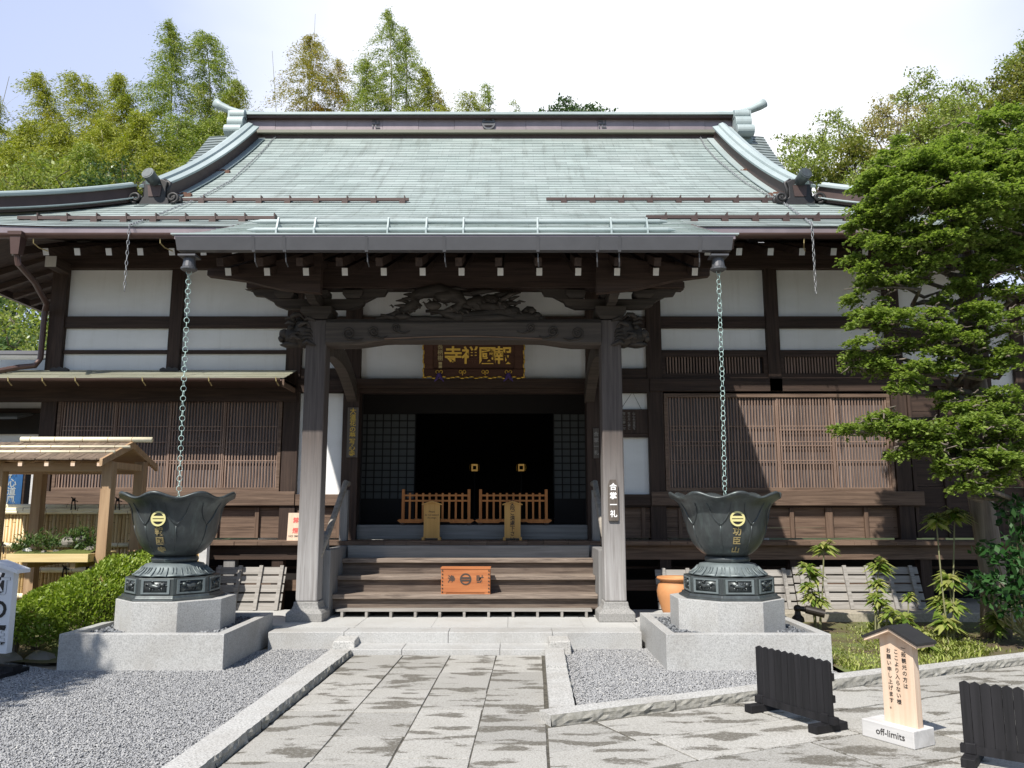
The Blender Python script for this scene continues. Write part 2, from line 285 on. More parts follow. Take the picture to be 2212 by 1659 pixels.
# ---------------- mesh building ----------------
class MB:
    def __init__(s): s.v = []; s.f = []; s.uv = None
    def add(s, vs, fs):
        k = len(s.v); s.v += [tuple(p) for p in vs]; s.f += [tuple(i+k for i in q) for q in fs]; return s
    def box(s, x0, x1, y0, y1, z0, z1):
        return s.add([(x0,y0,z0),(x1,y0,z0),(x1,y1,z0),(x0,y1,z0),(x0,y0,z1),(x1,y0,z1),(x1,y1,z1),(x0,y1,z1)],
                     [(0,3,2,1),(4,5,6,7),(0,1,5,4),(1,2,6,5),(2,3,7,6),(3,0,4,7)])
    def hexa(s, p): return s.add(p, [(0,3,2,1),(4,5,6,7),(0,1,5,4),(1,2,6,5),(2,3,7,6),(3,0,4,7)])
    def beam(s, a, b, w, h):            # straight bar from a to b, width w (horizontal), height h
        a, b = Vector(a), Vector(b); d = (b-a).normalized(); x = d.cross(Vector((0,0,1)))
        x = Vector((1,0,0)) if x.length < 1e-4 else x.normalized(); z = x.cross(d)
        q = lambda p, i, j: p+x*(i*w/2)+z*(j*h/2)
        return s.hexa([q(a,-1,-1), q(a,1,-1), q(b,1,-1), q(b,-1,-1), q(a,-1,1), q(a,1,1), q(b,1,1), q(b,-1,1)])
    def tube(s, pts, r, n=8, cap=True):
        pts = [Vector(p) for p in pts]; m = len(pts); rs = r if isinstance(r, (list, tuple)) else [r]*m
        k = len(s.v); up = None
        for i, p in enumerate(pts):
            d = (pts[min(i+1, m-1)]-pts[max(i-1, 0)]); d = d.normalized() if d.length > 1e-9 else Vector((0,0,1))
            if up is None: up = d.orthogonal().normalized()
            up = (up-d*up.dot(d)); up = up.normalized() if up.length > 1e-6 else d.orthogonal().normalized()
            w = d.cross(up)
            for j in range(n):
                a = 2*pi*j/n; s.v.append(tuple(p+(up*cos(a)+w*sin(a))*rs[i]))
        for i in range(m-1):
            for j in range(n):
                a = k+i*n+j; b = k+i*n+(j+1) % n; s.f.append((a, b, b+n, a+n))
        if cap: s.f.append(tuple(k+j for j in reversed(range(n)))); s.f.append(tuple(k+(m-1)*n+j for j in range(n)))
        return s
    def lathe(s, prof, c, n=32, fr=None, capb=True, capt=True, ph=0):      # prof [(r, z)] ; fr(angle, i) -> (scale r, dz)
        k = len(s.v)
        for i, (r, z) in enumerate(prof):
            for j in range(n):
                a = 2*pi*j/n+ph; kr, dz = fr(a, i) if fr else (1, 0)
                s.v.append((c[0]+r*kr*cos(a), c[1]+r*kr*sin(a), c[2]+z+dz))
        for i in range(len(prof)-1):
            for j in range(n):
                a = k+i*n+j; b = k+i*n+(j+1) % n; s.f.append((a, b, b+n, a+n))
        if capb: s.f.append(tuple(k+j for j in reversed(range(n))))
        if capt: s.f.append(tuple(k+(len(prof)-1)*n+j for j in range(n)))
        return s
    def torus(s, c, R_, r, M3=None, n=14, m=6, sy=1.0):
        k = len(s.v); M3 = M3 or Matrix.Identity(3)
        for i in range(n):
            a = 2*pi*i/n
            for j in range(m):
                b = 2*pi*j/m; p = Vector(((R_+r*cos(b))*cos(a), (R_*sy+r*cos(b))*sin(a), r*sin(b))); s.v.append(tuple(Vector(c)+M3 @ p))
        for i in range(n):
            for j in range(m):
                s.f.append((k+i*m+j, k+((i+1) % n)*m+j, k+((i+1) % n)*m+(j+1) % m, k+i*m+(j+1) % m))
        return s
    def blob(s, c, rad, n=10, m=7, jit=0.0, M3=None):
        k = len(s.v); M3 = M3 or Matrix.Identity(3)
        for i in range(1, m):
            t = pi*i/m
            for j in range(n):
                a = 2*pi*j/n; q = 1+random.uniform(-jit, jit)
                s.v.append(tuple(Vector(c)+M3 @ Vector((rad[0]*q*sin(t)*cos(a), rad[1]*q*sin(t)*sin(a), rad[2]*q*cos(t)))))
        s.v.append(tuple(Vector(c)+M3 @ Vector((0, 0, rad[2])))); s.v.append(tuple(Vector(c)+M3 @ Vector((0, 0, -rad[2]))))
        T, B = len(s.v)-2, len(s.v)-1
        for i in range(m-2):
            for j in range(n): s.f.append((k+i*n+j, k+(i+1)*n+j, k+(i+1)*n+(j+1) % n, k+i*n+(j+1) % n))
        for j in range(n): s.f.append((T, k+j, k+(j+1) % n)); s.f.append((B, k+(m-2)*n+(j+1) % n, k+(m-2)*n+j))
        return s
    def prism(s, poly, o, ux, uy, dep):  # polygon in the plane (ux, uy) at o, extruded by the vector dep
        o, ux, uy, dep = Vector(o), Vector(ux), Vector(uy), Vector(dep); n = len(poly)
        P = [o+ux*a+uy*b for a, b in poly]; k = len(s.v); s.v += [tuple(p) for p in P]+[tuple(p+dep) for p in P]
        s.f.append(tuple(k+i for i in range(n))); s.f.append(tuple(k+n+i for i in reversed(range(n))))
        for i in range(n): j = (i+1) % n; s.f.append((k+i, k+n+i, k+n+j, k+j))
        return s
    def sweep(s, path, prof, close=True):   # profile [(side, up)] carried along the path, up stays vertical
        path = [Vector(p) for p in path]; k = len(s.v); n = len(prof)
        for i, p in enumerate(path):
            d = path[min(i+1, len(path)-1)]-path[max(i-1, 0)]; x = Vector((d.y, -d.x, 0)).normalized(); u = x.cross(d.normalized())
            if u.z < 0: u = -u
            for a, b in prof: s.v.append(tuple(p+x*a+u*b))
        for i in range(len(path)-1):
            for j in range(n if close else n-1):
                a = k+i*n+j; b = k+i*n+(j+1) % n; s.f.append((a, b, b+n, a+n))
        if close: s.f.append(tuple(k+j for j in reversed(range(n)))); s.f.append(tuple(k+(len(path)-1)*n+j for j in range(n)))
        return s
    def text(s, txt, o, size, ux=(1,0,0), uy=(0,0,1), n=(0,-1,0), vertical=True, gap=1.0, bold=0.0, lift=.002, align='C'):
        o, ux, uy, n = Vector(o), Vector(ux), Vector(uy), Vector(n)
        if vertical:
            q = len(txt)
            for i, ch in enumerate(txt):
                if ch == ' ': continue
                vs, fs, bb = glyph(ch, bold); y0 = ((q-1)/2-i)*size*gap
                s.add([o+ux*((a-.5)*size)+uy*((b-.38)*size+y0)+n*(lift+c*size) for a, b, c in vs], fs)
        else:
            vs, fs, bb = glyph(txt, bold); cx = (bb[0]+bb[1])/2; cy = (bb[2]+bb[3])/2
            s.add([o+ux*((a-cx)*size)+uy*((b-cy)*size)+n*(lift+c*size) for a, b, c in vs], fs)
        return s
    def build(s, name, mat, parent=None, smooth=False, bevel=0, local=False, fix=True, seg=2):
        me = bpy.data.meshes.new(name); V = np.array(s.v, dtype=np.float64)
        off = Vector((0,0,0))
        if parent is not None and not local:
            q = parent
            while q: off += q.location; q = q.parent
            V = V-np.array(off)
        me.from_pydata(V.tolist(), [], s.f)
        if s.uv is not None:
            ul = me.uv_layers.new(name="UVMap"); li = np.empty(len(me.loops), dtype=np.int32); me.loops.foreach_get('vertex_index', li)
            ul.data.foreach_set('uv', np.array(s.uv, dtype=np.float32)[li].ravel())
        if fix:
            bm = bmesh.new(); bm.from_mesh(me); bmesh.ops.recalc_face_normals(bm, faces=bm.faces); bm.to_mesh(me); bm.free()
        if mat is not None: me.materials.append(M[mat] if isinstance(mat, str) else mat)
        if smooth: me.polygons.foreach_set('use_smooth', [True]*len(me.polygons))
        o = bpy.data.objects.new(name, me); COL.objects.link(o)
        if parent is not None: o.parent = parent
        if bevel:
            b = o.modifiers.new('bevel', 'BEVEL'); b.width = bevel; b.segments = seg; b.limit_method = 'ANGLE'; b.angle_limit = R(40)
        return o
import bmesh
GL = {}
def glyph(txt, bold=0.0):
    key = (txt, bold)
    if key in GL: return GL[key]
    cu = bpy.data.curves.new("glyph", 'FONT'); cu.body = txt; cu.size = 1; cu.extrude = .012; cu.offset = bold; cu.resolution_u = 3
    ob = bpy.data.objects.new("glyph", cu); COL.objects.link(ob)
    dg = bpy.context.evaluated_depsgraph_get(); me = bpy.data.meshes.new_from_object(ob.evaluated_get(dg))
    vs = [tuple(v.co) for v in me.vertices]; fs = [tuple(p.vertices) for p in me.polygons]
    xs = [v[0] for v in vs] or [0]; ys = [v[1] for v in vs] or [0]
    bpy.data.objects.remove(ob); bpy.data.curves.remove(cu); bpy.data.meshes.remove(me)
    GL[key] = (vs, fs, (min(xs), max(xs), min(ys), max(ys))); return GL[key]
for _t in "報國禅寺長柄樹功臣山国合掌一礼卍昇段ご遠慮下さい般観光の方はこより入らないお願申し上げます。様竹庭浄財禁煙境内大道花夢写心禅雪月風永": glyph(_t, .0); 
def tag(o, label=None, cat=None, group=None, kind=None):
    if label: o['label'] = label
    if cat: o['category'] = cat
    if group: o['group'] = group
    if kind: o['kind'] = kind
    return o
def T(name, label, cat, loc=(0,0,0), rz=0, group=None):
    o = bpy.data.objects.new(name, None); COL.objects.link(o); o.location = loc; o.rotation_euler = (0,0,rz); o.empty_display_size = .2
    return tag(o, label, cat, group)
def copy_tree(o, loc=None, label=None, parent=None):
    c = o.copy(); COL.objects.link(c)
    if parent is not None: c.parent = parent
    if loc is not None: c.location = loc
    if label: c['label'] = label
    for ch in list(o.children): copy_tree(ch, parent=c)
    return c
# many separate small faces at once (leaves, blades, pebbles)
def fast_mesh(name, V, F, mat, parent=None, smooth=False):
    V = np.asarray(V, dtype=np.float32); F = np.asarray(F, dtype=np.int32); k = F.shape[1]
    if parent is not None:
        off = Vector((0,0,0)); q = parent
        while q: off += q.location; q = q.parent
        V = V-np.array(off, dtype=np.float32)
    me = bpy.data.meshes.new(name); me.vertices.add(len(V)); me.vertices.foreach_set('co', V.ravel())
    me.loops.add(F.size); me.loops.foreach_set('vertex_index', F.ravel()); me.polygons.add(len(F))
    me.polygons.foreach_set('loop_start', np.arange(0, F.size, k, dtype=np.int32)); me.polygons.foreach_set('loop_total', np.full(len(F), k, dtype=np.int32))
    if smooth: me.polygons.foreach_set('use_smooth', np.ones(len(F), dtype=bool))
    me.update(calc_edges=True); me.materials.append(M[mat]); o = bpy.data.objects.new(name, me); COL.objects.link(o)
    if parent is not None: o.parent = parent
    return o
def unit(a): return a/np.maximum(np.linalg.norm(a, axis=1, keepdims=True), 1e-9)
def leaves(name, P, mat, parent, L_=.1, W_=.04, drop=.3, flat=.5, out=None, lv=.35, fold=.25):
    """diamond leaves at points P; they point outward from 'out' (or anywhere), drooping; flat -> the blades lie level"""
    n = len(P); d = rng.normal(size=(n, 3))
    if out is not None: d = d*.7+unit(P-np.asarray(out))*1.1
    d[:, 2] -= drop; d = unit(d); up = rng.normal(size=(n, 3)); up[:, 2] += flat*4
    sd = unit(np.cross(d, up)); nrm = np.cross(sd, d)
    l = (L_*(1+lv*rng.normal(size=n)).clip(.4, 2))[:, None]; w = l*(W_/L_)
    a = P-d*l*.5; b = P+sd*w*.5-nrm*w*fold*.5; c = P+d*l*.5; e = P-sd*w*.5-nrm*w*fold*.5
    V = np.stack([a, b, c, e], 1).reshape(-1, 3); F = np.arange(4*n).reshape(n, 4)
    return fast_mesh(name, V, F, mat, parent)
def clumps(C, Rr, per, flatz=.6):
    """per points round every clump centre C with radius Rr (array)"""
    n = len(C); k = n*per; Rr = np.broadcast_to(np.asarray(Rr), (n,))
    q = unit(rng.normal(size=(k, 3)))*(rng.random((k, 1))**.45); q[:, 2] *= flatz
    return np.repeat(C, per, 0)+q*np.repeat(Rr, per)[:, None]
# =====================================================================================
#  THE TEMPLE HALL
# =====================================================================================
CX = -0.60; WY = 12.2; VZ = 1.113; PLZ = .20         # hall centre line, wall plane, veranda height, stone platform height
hall = T('temple_hall', 'large dark timbered temple hall with white plaster walls and green copper roof', 'temple', (CX, 14.5, 0))
EY, EZ, RY = 10.8, 5.52, 17.6                          # eave line (depth, height), ridge depth
RB = .0359
def rz_(s): return EZ+.45*s+RB*s*s                     # roof profile
GS = 2.58                                              # where the gable starts above the eave
XR = 5.67                                              # half width to the gable's descending ridges
HE = XR+GS+.24                                             # half width of the eaves
def corner(xc):                                        # upturn of the eaves towards the corners
    d = max(0, abs(xc)-5.6); return .02*d*d
def roof_solve(u, v):
    a, b = ray(u, v); lo, hi = 0.0, 6.8
    fz = lambda s: rz_(s)-(CAMZ+b*(EY+s))
    # nearest crossing from the eave up
    n = 400; prev = fz(0)
    for i in range(1, n+1):
        s = 6.8*i/n; cur = fz(s)
        if (prev < 0) != (cur < 0):
            lo, hi = 6.8*(i-1)/n, s
            for _ in range(30):
                md = (lo+hi)/2
                if (fz(md) < 0) == (prev < 0): lo = md
                else: hi = md
            s = (lo+hi)/2; return (a*(EY+s), EY+s, rz_(s), s)
        prev = cur
    s = 6.8; return (a*(EY+s), EY+s, rz_(s), s)

def stepped_sheet(name, rows, ext, zf, mat, yf, parent, nx=26, lap=.010, smooth=False):
    """courses of copper sheet, each lapping the one below: ext(s)->(x0,x1); zf(x,s); yf(s)"""
    mb = MB(); uv = []; arc = 0; ps = None
    for i in range(len(rows)-1):
        s0, s1 = rows[i], rows[i+1]; seg = sqrt((yf(s1)-yf(s0))**2+(zf(CX, s1)-zf(CX, s0))**2)
        sl = (zf(CX, s1)-zf(CX, s0))/max(1e-6, yf(s1)-yf(s0)); nl = sqrt(1+sl*sl); ny, nz_ = -sl/nl, 1/nl
        k = len(mb.v)
        for (s, h, ar) in ((s0, 0, arc), (s0, lap, arc), (s1, 0, arc+seg)):
            x0, x1 = ext(s)
            for j in range(nx+1):
                x = x0+(x1-x0)*j/nx; wv = .004*sin(x*2.1+s0*9)+.003*sin(x*5.3+s0*31)
                mb.v.append((x, yf(s)+ny*h, zf(x, s)+nz_*h+(wv if h else 0))); uv.append((x, ar))
        for r in range(2):
            for j in range(nx): a = k+r*(nx+1)+j; mb.f.append((a, a+1, a+nx+2, a+nx+1))
        arc += seg
    mb.uv = uv; return mb.build(name, mat, parent, fix=False)
# rows of about 0.17 m of slope
def rows_to(smax, step=.2):
    r = [0.0]
    while r[-1] < smax:
        sl = .45+2*RB*r[-1]; r.append(min(smax, r[-1]+step/sqrt(1+sl*sl)))
    return r
def ext_front(s):
    if s <= GS-.001: return (CX-HE+s, CX+HE-s)
    t_ = (s-GS)/(6.8-GS); w = XR-.28*t_; return (CX-w, CX+w)
stepped_sheet('main_roof', rows_to(6.8), ext_front, lambda x, s: rz_(s)+corner(x-CX)*max(0, 1-s/2.6), 'roof', lambda s: EY+s, hall)
# gable edges outside the descending ridges roll downwards
for sg in (-1, 1):
    mb = MB(); uv = []; rws = [r for r in rows_to(6.8) if r >= GS-.5]; nx = 8; arc = 0
    for i in range(len(rws)-1):
        k = len(mb.v)
        for s, h in ((rws[i], 0), (rws[i], .02), (rws[i+1], 0)):
            t_ = max(0, (s-GS)/(6.8-GS)); wid = .16+.95*t_**.75
            for j in range(nx+1):
                d = j/nx*wid; x = CX+sg*(XR-.28*t_+d); mb.v.append((x, EY+s-.6*h, rz_(s)+.8*h-.10*d*d*(1-.6*t_))); uv.append((x, arc))
        for r in range(2):
            for j in range(nx): a = k+r*(nx+1)+j; mb.f.append((a, a+1, a+nx+2, a+nx+1))
        arc += .2
    mb.uv = uv; mb.build('gable_edge', 'roof', hall, fix=False)
# side slopes, rear slope, gable walls
for sg in (-1, 1):
    mb = MB(); uv = []; r = rows_to(GS)
    for i, s in enumerate(r):
        for y in np.linspace(EY+s, 2*RY-EY-s, 14):
            mb.v.append((CX+sg*(HE-s), y, rz_(s))); uv.append((y, s))
    for i in range(len(r)-1):
        for j in range(13): a = i*14+j; mb.f.append((a, a+1, a+15, a+14))
    mb.uv = uv; mb.build('side_roof_slope', 'roof', hall)
    MB().add([(CX+sg*(XR-.1), EY+GS, rz_(GS)-.05), (CX+sg*(XR-.1), 2*RY-EY-GS, rz_(GS)-.05), (CX+sg*(XR-.3), RY, rz_(6.8)-.1)], [(0,1,2)]).build('gable_wall', 'dark', hall)
mb = MB()
for s in np.linspace(0, 6.8, 20):
    x0, x1 = ext_front(s); mb.v += [(x0, 2*RY-EY-s, rz_(s)), (x1, 2*RY-EY-s, rz_(s))]
mb.f = [(2*i, 2*i+1, 2*i+3, 2*i+2) for i in range(19)]; mb.build('rear_roof_slope', 'roof', hall)
# eaves: fascia, soffit, half-round gutter
mb = MB(); n = 60; xs = np.linspace(CX-HE+.02, CX+HE-.02, n)
pth = [(x, EY+.05, EZ+corner(x-CX)) for x in xs]
MB().sweep(pth, [(.03, .012), (-.04, .004), (-.04, -.13), (.03, -.13)]).build('eave_fascia', 'coplav', hall)
for sg in (-1, 1):
    MB().sweep([(CX+sg*(HE-.05), y, EZ) for y in np.linspace(EY+.1, 2*RY-EY-.1, 20)], [(.04, -.01), (-.04, -.01), (-.04, -.22), (.04, -.22)]).build('eave_fascia', 'copbrown', hall)
def gutter(x0, x1, y, z, r, name='eave_gutter'):
    mb = MB(); prof = [(-r*cos(a)*1.0, -r*sin(a)) for a in np.linspace(0, pi, 9)]+[((r-.008)*cos(a), -(r-.008)*sin(a)) for a in np.linspace(0, pi, 9)]
    mb.sweep([(x0, y, z), (x1, y, z)], prof); return mb.build(name, 'copperpipe', hall, smooth=False)
g = gutter(CX-HE+.2, CX-3.1, EY-.05, EZ-.13, .062); g2 = gutter(CX+3.1, CX+HE-.2, EY-.05, EZ-.13, .062)
for gg, xs in ((g, np.arange(CX-7.9, CX-3.1, 1.78)), (g2, np.arange(CX+3.35, CX+8, 1.35))):
    for x in xs:
        MB().tube([(x, EY-.06, EZ-.2), (x, EY-.05, EZ-.26), (x+.03, EY+.04, EZ-.30), (x+.09, EY+.16, EZ-.31)], .008, 6).build('gutter_hanger', 'dullgold', gg)
mb = MB(); SOY = WY+.6
mb.add([(CX-HE+.05, EY+.05, EZ-.12), (CX+HE-.05, EY+.05, EZ-.12), (CX+HE-.05-(SOY-EY), SOY, EZ+.45), (CX-HE+.05+(SOY-EY), SOY, EZ+.45)], [(0,1,2,3)])
for sg in (-1, 1):
    mb.add([(CX+sg*(HE-.05), EY+.05, EZ-.12), (CX+sg*(HE-.05), 2*RY-EY, EZ-.12), (CX+sg*(HE-2.1), 2*RY-SOY, EZ+.45), (CX+sg*(HE-2.05), SOY, EZ+.45)], [(0,1,2,3)])
mb.build('soffit', 'dark', hall)
def rafter(a, b, w, h, tip='paintwhite'):
    o = MB().beam(a, b, w, h).build('rafter', 'darky', hall)
    a, b = Vector(a), Vector(b); d = (a-b).normalized()
    MB().beam(a+d*.006, a, w*.96, h*.96).build('rafter_end', tip, o); return o
XB = XA(167, 545, 11.0)
for i in range(-2, 34):
    x = XB+i*.452
    if x > 7.0: break
    if CX-3.0 < x < CX+3.0: continue
    rafter((x, 11.0, 5.215), (x, WY+.3, 5.215+.42*(WY+.3-11.0)), .085, .105)
# long side rafters under the left eave
for i in range(12):
    y = 12.9+i*.5; MB().beam((CX-HE+.15, y, 5.33), (CX-6.2, y, 5.33+.40*1.9), .085, .1).build('side_rafter', 'dark', hall)
# ---------------- main ridge ----------------
RT = rz_(6.8); rx0, rx1 = XA(520, 250, RY-.2), XA(1598, 250, RY-.2)
yF = RY-.22
MB().box(rx0, rx1, yF, 2*RY-yF, RT-.35, RT-.10).build('ridge_base', 'copbrown', hall)
MB().box(rx0-.02, rx1+.02, yF-.10, 2*RY-yF+.1, RT-.10, RT-.03).build('ridge_flange', 'pentroof', hall)
mb = MB()
for k in range(14):
    xa = rx0+(rx1-rx0)*k/14; xb = rx0+(rx1-rx0)*(k+1)/14; mb.box(xa+.003, xb-.003, yF-.02+.004*(k % 2), 2*RY-yF+.02, RT-.03, RT+.25)
band = mb.build('ridge_band', 'coplav', hall)
MB().box(rx0-.03, rx1+.03, yF-.13, 2*RY-yF+.13, RT+.25, RT+.31).build('ridge_cornice', 'copbrown', hall)
MB().sweep([(rx0-.05, RY, RT+.31), (rx1+.05, RY, RT+.31)], [(-.40, 0), (-.40, .05), (-.28, .12), (0, .16), (.28, .12), (.40, .05), (.40, 0)]).build('ridge_cap', 'verd', hall)
for u, ch in ((812, '卍'), (1301, '卍')):
    MB().text(ch, at(u, 268, yF-.03), .21, vertical=True, bold=.03, lift=.006).build('ridge_crest', 'gutgrey', band)
def crest(mb, o, r, ux=(1,0,0), uy=(0,0,1), n=(0,-1,0), th=.006):
    """ring with two bars across"""
    o, ux, uy, n = Vector(o), Vector(ux), Vector(uy), Vector(n); k = 36
    V = []
    for i in range(k):
        a = 2*pi*i/k
        for rr, hh in ((r, 0), (r, th), (r*.76, th), (r*.76, 0)): V.append(o+ux*(rr*cos(a))+uy*(rr*sin(a))+n*hh)
    F = []
    for i in range(k):
        j = (i+1) % k
        for q in range(3): F.append((i*4+q, i*4+q+1, j*4+q+1, j*4+q))
    mb.add(V, F)
    for y0, y1 in ((.06, .36), (-.36, -.06)):
        w0 = sqrt(max(0, .8**2-((y0+y1)/2)**2)); mb.prism([(-w0*r, y0*r), (w0*r, y0*r), (w0*r, y1*r), (-w0*r, y1*r)], o+n*.0005, ux, uy, n*th)
    return mb
c_ = at(1055.5, 267, yF-.03); crest(MB(), c_, .155, th=.03).build('ridge_crest', 'gutgrey', band)
# ridge ends: scrolled plate and horn
for sg, ue in ((-1, 512), (1, 1603)):
    X0 = XA(ue, 262, RY-.4); d = .16*sg
    e = MB()
    for zc, r, w, yo in ((.12, .125, .17, -.05), (-.10, .16, .20, -.08), (-.34, .135, .23, -.22)):
        e.tube([(X0-d*1.2, RY-.35+yo, RT+.16+zc), (X0+d*1.6*w/.3, RY-.35+yo, RT+.16+zc)], r, 20)
    e.box(min(X0-d, X0+d*1.3), max(X0-d, X0+d*1.3), RY-.45, RY+.45, RT-.45, RT+.38)
    eo = e.build('ridge_end_plate', 'verd', hall, smooth=False, bevel=.01)
    MB().tube([(X0-.6*sg, RY-.15, RT+.44), (X0, RY-.15, RT+.47), (X0+.28*sg, RY-.15, RT+.54), (X0+.50*sg, RY-.15, RT+.64), (X0+.62*sg, RY-.15, RT+.72)], [.05, .065, .085, .10, .11], 14).build('ridge_horn', 'verd', eo, smooth=True)
# ---------------- descending ridges, hip ridges, ogre-tile ends ----------------
def ridge_run(name, path, k=1.0):
    sp = lambda q: [(a*k, b_*k) for a, b_ in q]
    base = MB().sweep(path, sp([(-.15, -.05), (-.14, .25), (.14, .25), (.15, -.05)])).build(name, 'copbrown', hall)
    MB().sweep(path, sp([(-.21, .245), (-.22, .285), (-.10, .31), (-.095, .30), (-.085, .35), (0, .385), (.085, .35), (.095, .30), (.10, .31), (.22, .285), (.21, .245)])).build('ridge_cap', 'verd', base)
    MB().sweep([(p[0], p[1], p[2]) for p in path], [(-.30*k*k, .0), (-.30*k*k, .02*k), (.30*k*k, .02*k), (.30*k*k, .0)]).build('ridge_flashing', 'verd', base)
    return base
for sg in (-1, 1):
    p = []
    for s in np.linspace(GS-.12, 6.5, 24):
        t_ = max(0, (s-GS)/(6.8-GS)); p.append((CX+sg*(XR-.02-.28*t_), EY+s, rz_(s)+.02))
    ridge_run('descending_ridge', p)
    h = []
    for s in np.linspace(GS-.06, -.1, 16): x = HE-s; h.append((CX+sg*x, EY+s, rz_(s)+corner(x)*1.0+.03+.03*((GS-s)/GS)**2))
    ridge_run('hip_ridge', h, .84)
    ox, oy, oz = CX+sg*(XR-.09), EY+GS-.28, rz_(GS-.2)
    def sc_(m_, k=1.25, kz=1.0): m_.v = [(ox+(p_[0]-ox)*k, p_[1], oz+(p_[2]-oz)*kz) for p_ in m_.v]; return m_
    og = sc_(MB().prism([(-.21, -.08), (.21, -.08), (.20, .05), (.15, .10), (.15, .27), (.17, .37), (.10, .42), (-.10, .42), (-.17, .37), (-.15, .27), (-.15, .10), (-.20, .05)], (ox, oy, oz), (1,0,0), (0,0,1), (0, .16, 0))).build('ogre_tile', 'onidark', hall, bevel=.012)
    sc_(MB().prism([(-.08, .10), (.08, .10), (.10, .30), (-.10, .30)], (ox, oy-.012, oz), (1,0,0), (0,0,1), (0, .02, 0))).build('ogre_tile_panel', 'copbrown', og)
    for q in (-1, 1):
        rim = MB()
        pts = [(ox+q*(.255-.09*(1-i/24)*cos(a+pi)), oy-.01, oz+.08+.10*(1-i/24)*sin(a)) for i, a in enumerate(np.linspace(-.55*pi, 2.1*pi, 18))]
        rim.tube(pts, .024, 7); rim.tube([(p_[0], p_[1]+.12, p_[2]) for p_ in pts], .03, 7)
        rim.tube([(ox+q*.165, oy+.07, oz+.06), (ox+q*.155, oy+.07, oz+.25), (ox+q*.185, oy+.07, oz+.37), (ox+q*.1, oy+.07, oz+.435)], .03, 8)
        sc_(rim).build('ogre_tile_scroll', 'onidark', og, smooth=True)
    MB().tube([(ox, oy+.5, oz+.30), (ox, oy+.15, oz+.36), (ox+.02*sg, oy-.10, oz+.40), (ox+.04*sg, oy-.22, oz+.44)], [.07, .09, .10, .108], 24).tube([(ox+.04*sg, oy-.221, oz+.44), (ox+.041*sg, oy-.227, oz+.442)], [.085, .085], 24).build('ridge_horn', 'bronze', og)
for u, v in ((480, 375), (395, 426), (1612, 374), (1678, 425)):
    X, Y, Z, s = roof_solve(u, v)
    MB().prism([(-.13, 0), (.14, 0), (.14, .05), (.10, .075), (.06, .05), (.03, .085), (-.03, .085), (-.06, .05), (-.09, .07), (-.13, .05)], (X, Y, Z+.01), (1,0,0), (0,0,1), (0, .07, .03)).build('roof_stop_block', 'rust', hall)
# snow guards
def snow_guard(u0, u1, v, pitch=62.0):
    X0, Y, Z, s = roof_solve(u0, v+3); X1 = XA(u1, v, Y); sl = .45+2*RB*s
    o = MB().box(X0, X1, Y-.012, Y+.03, Z+.045, Z+.095).build('snow_guard', 'copbrown', hall)
    for i in range(int((u1-u0-10)/pitch)+1):
        x = XA(u0+38+i*pitch, v, Y)
        if x > X1: break
        b_ = MB().box(x-.05, x+.05, Y-.02, Y+.05, Z-.01, Z+.05); b_.box(x+.03, x+.045, Y-.02, Y+.12, Z+.05, Z+.14); b_.build('snow_guard_bracket', 'copbrown', o)
snow_guard(335, 883, 436); snow_guard(1180, 1736, 435); snow_guard(37, 592, 477, 64); snow_guard(1396, 1880, 475, 66)
# ---------------- porch roof ----------------
PY, PZ = 8.86, 4.71; PX0, PX1 = -3.88, 2.56; PT = 11.5
pr = lambda s: PZ+(rz_(PT-EY)+.03-PZ)*(s/(PT-PY))*(.9+.1*s/(PT-PY))
stepped_sheet('porch_roof', list(np.linspace(0, PT-PY, 18)), lambda s: (PX0+.02*s, PX1-.02*s), lambda x, s: pr(s), 'roof', lambda s: PY+s, hall, nx=20)
for sg, x in ((-1, PX0), (1, PX1)):
    MB().sweep([(x+.03*-sg, PY+s, pr(s)) for s in np.linspace(0, PT-PY-.6, 8)], [(.05, -.0), (-.05, -.0), (-.05, -.16), (.05, -.16)]).build('porch_verge', 'copbrown', hall)
def porch_solve(v):
    a, b = ray(1000, v); best = None
    for s in np.linspace(0, PT-PY, 800):
        e = abs(pr(s)-(CAMZ+b*(PY+s)))
        if best is None or e < best[0]: best = (e, s)
    return best[1]
sB = porch_solve(504); YB = PY+sB
ZL, ZU = ZA(497, YB), ZA(479, YB+.06)
for (u0, u1, v, Y, Z) in ((545, 1442, 479, YB+.06, ZU), (533, 1460, 497, YB, ZL)):
    a_, b_ = XA(u0, v, Y), XA(u1, v, Y)
    MB().tube([(a_, Y, Z), (a_+.1, Y, Z), (b_-.1, Y, Z), (b_, Y, Z)], [.006, .030, .030, .006], 12).build('snow_guard_pipe', 'verd', hall)
for u in (599, 680, 838, 921, 1001, 1161, 1320, 1398):
    x = XA(u, 490, YB)
    MB().prism([(-.05, pr(sB-.05)-.01), (.30, pr(sB+.3)), (.10, ZU-.02), (.09, ZU+.045), (.03, ZU+.045), (-.03, ZL+.03), (-.05, ZL)], (x-.01, YB, 0), (0,1,0), (0,0,1), (.02, 0, 0)).build('pipe_bracket', 'verd', hall)
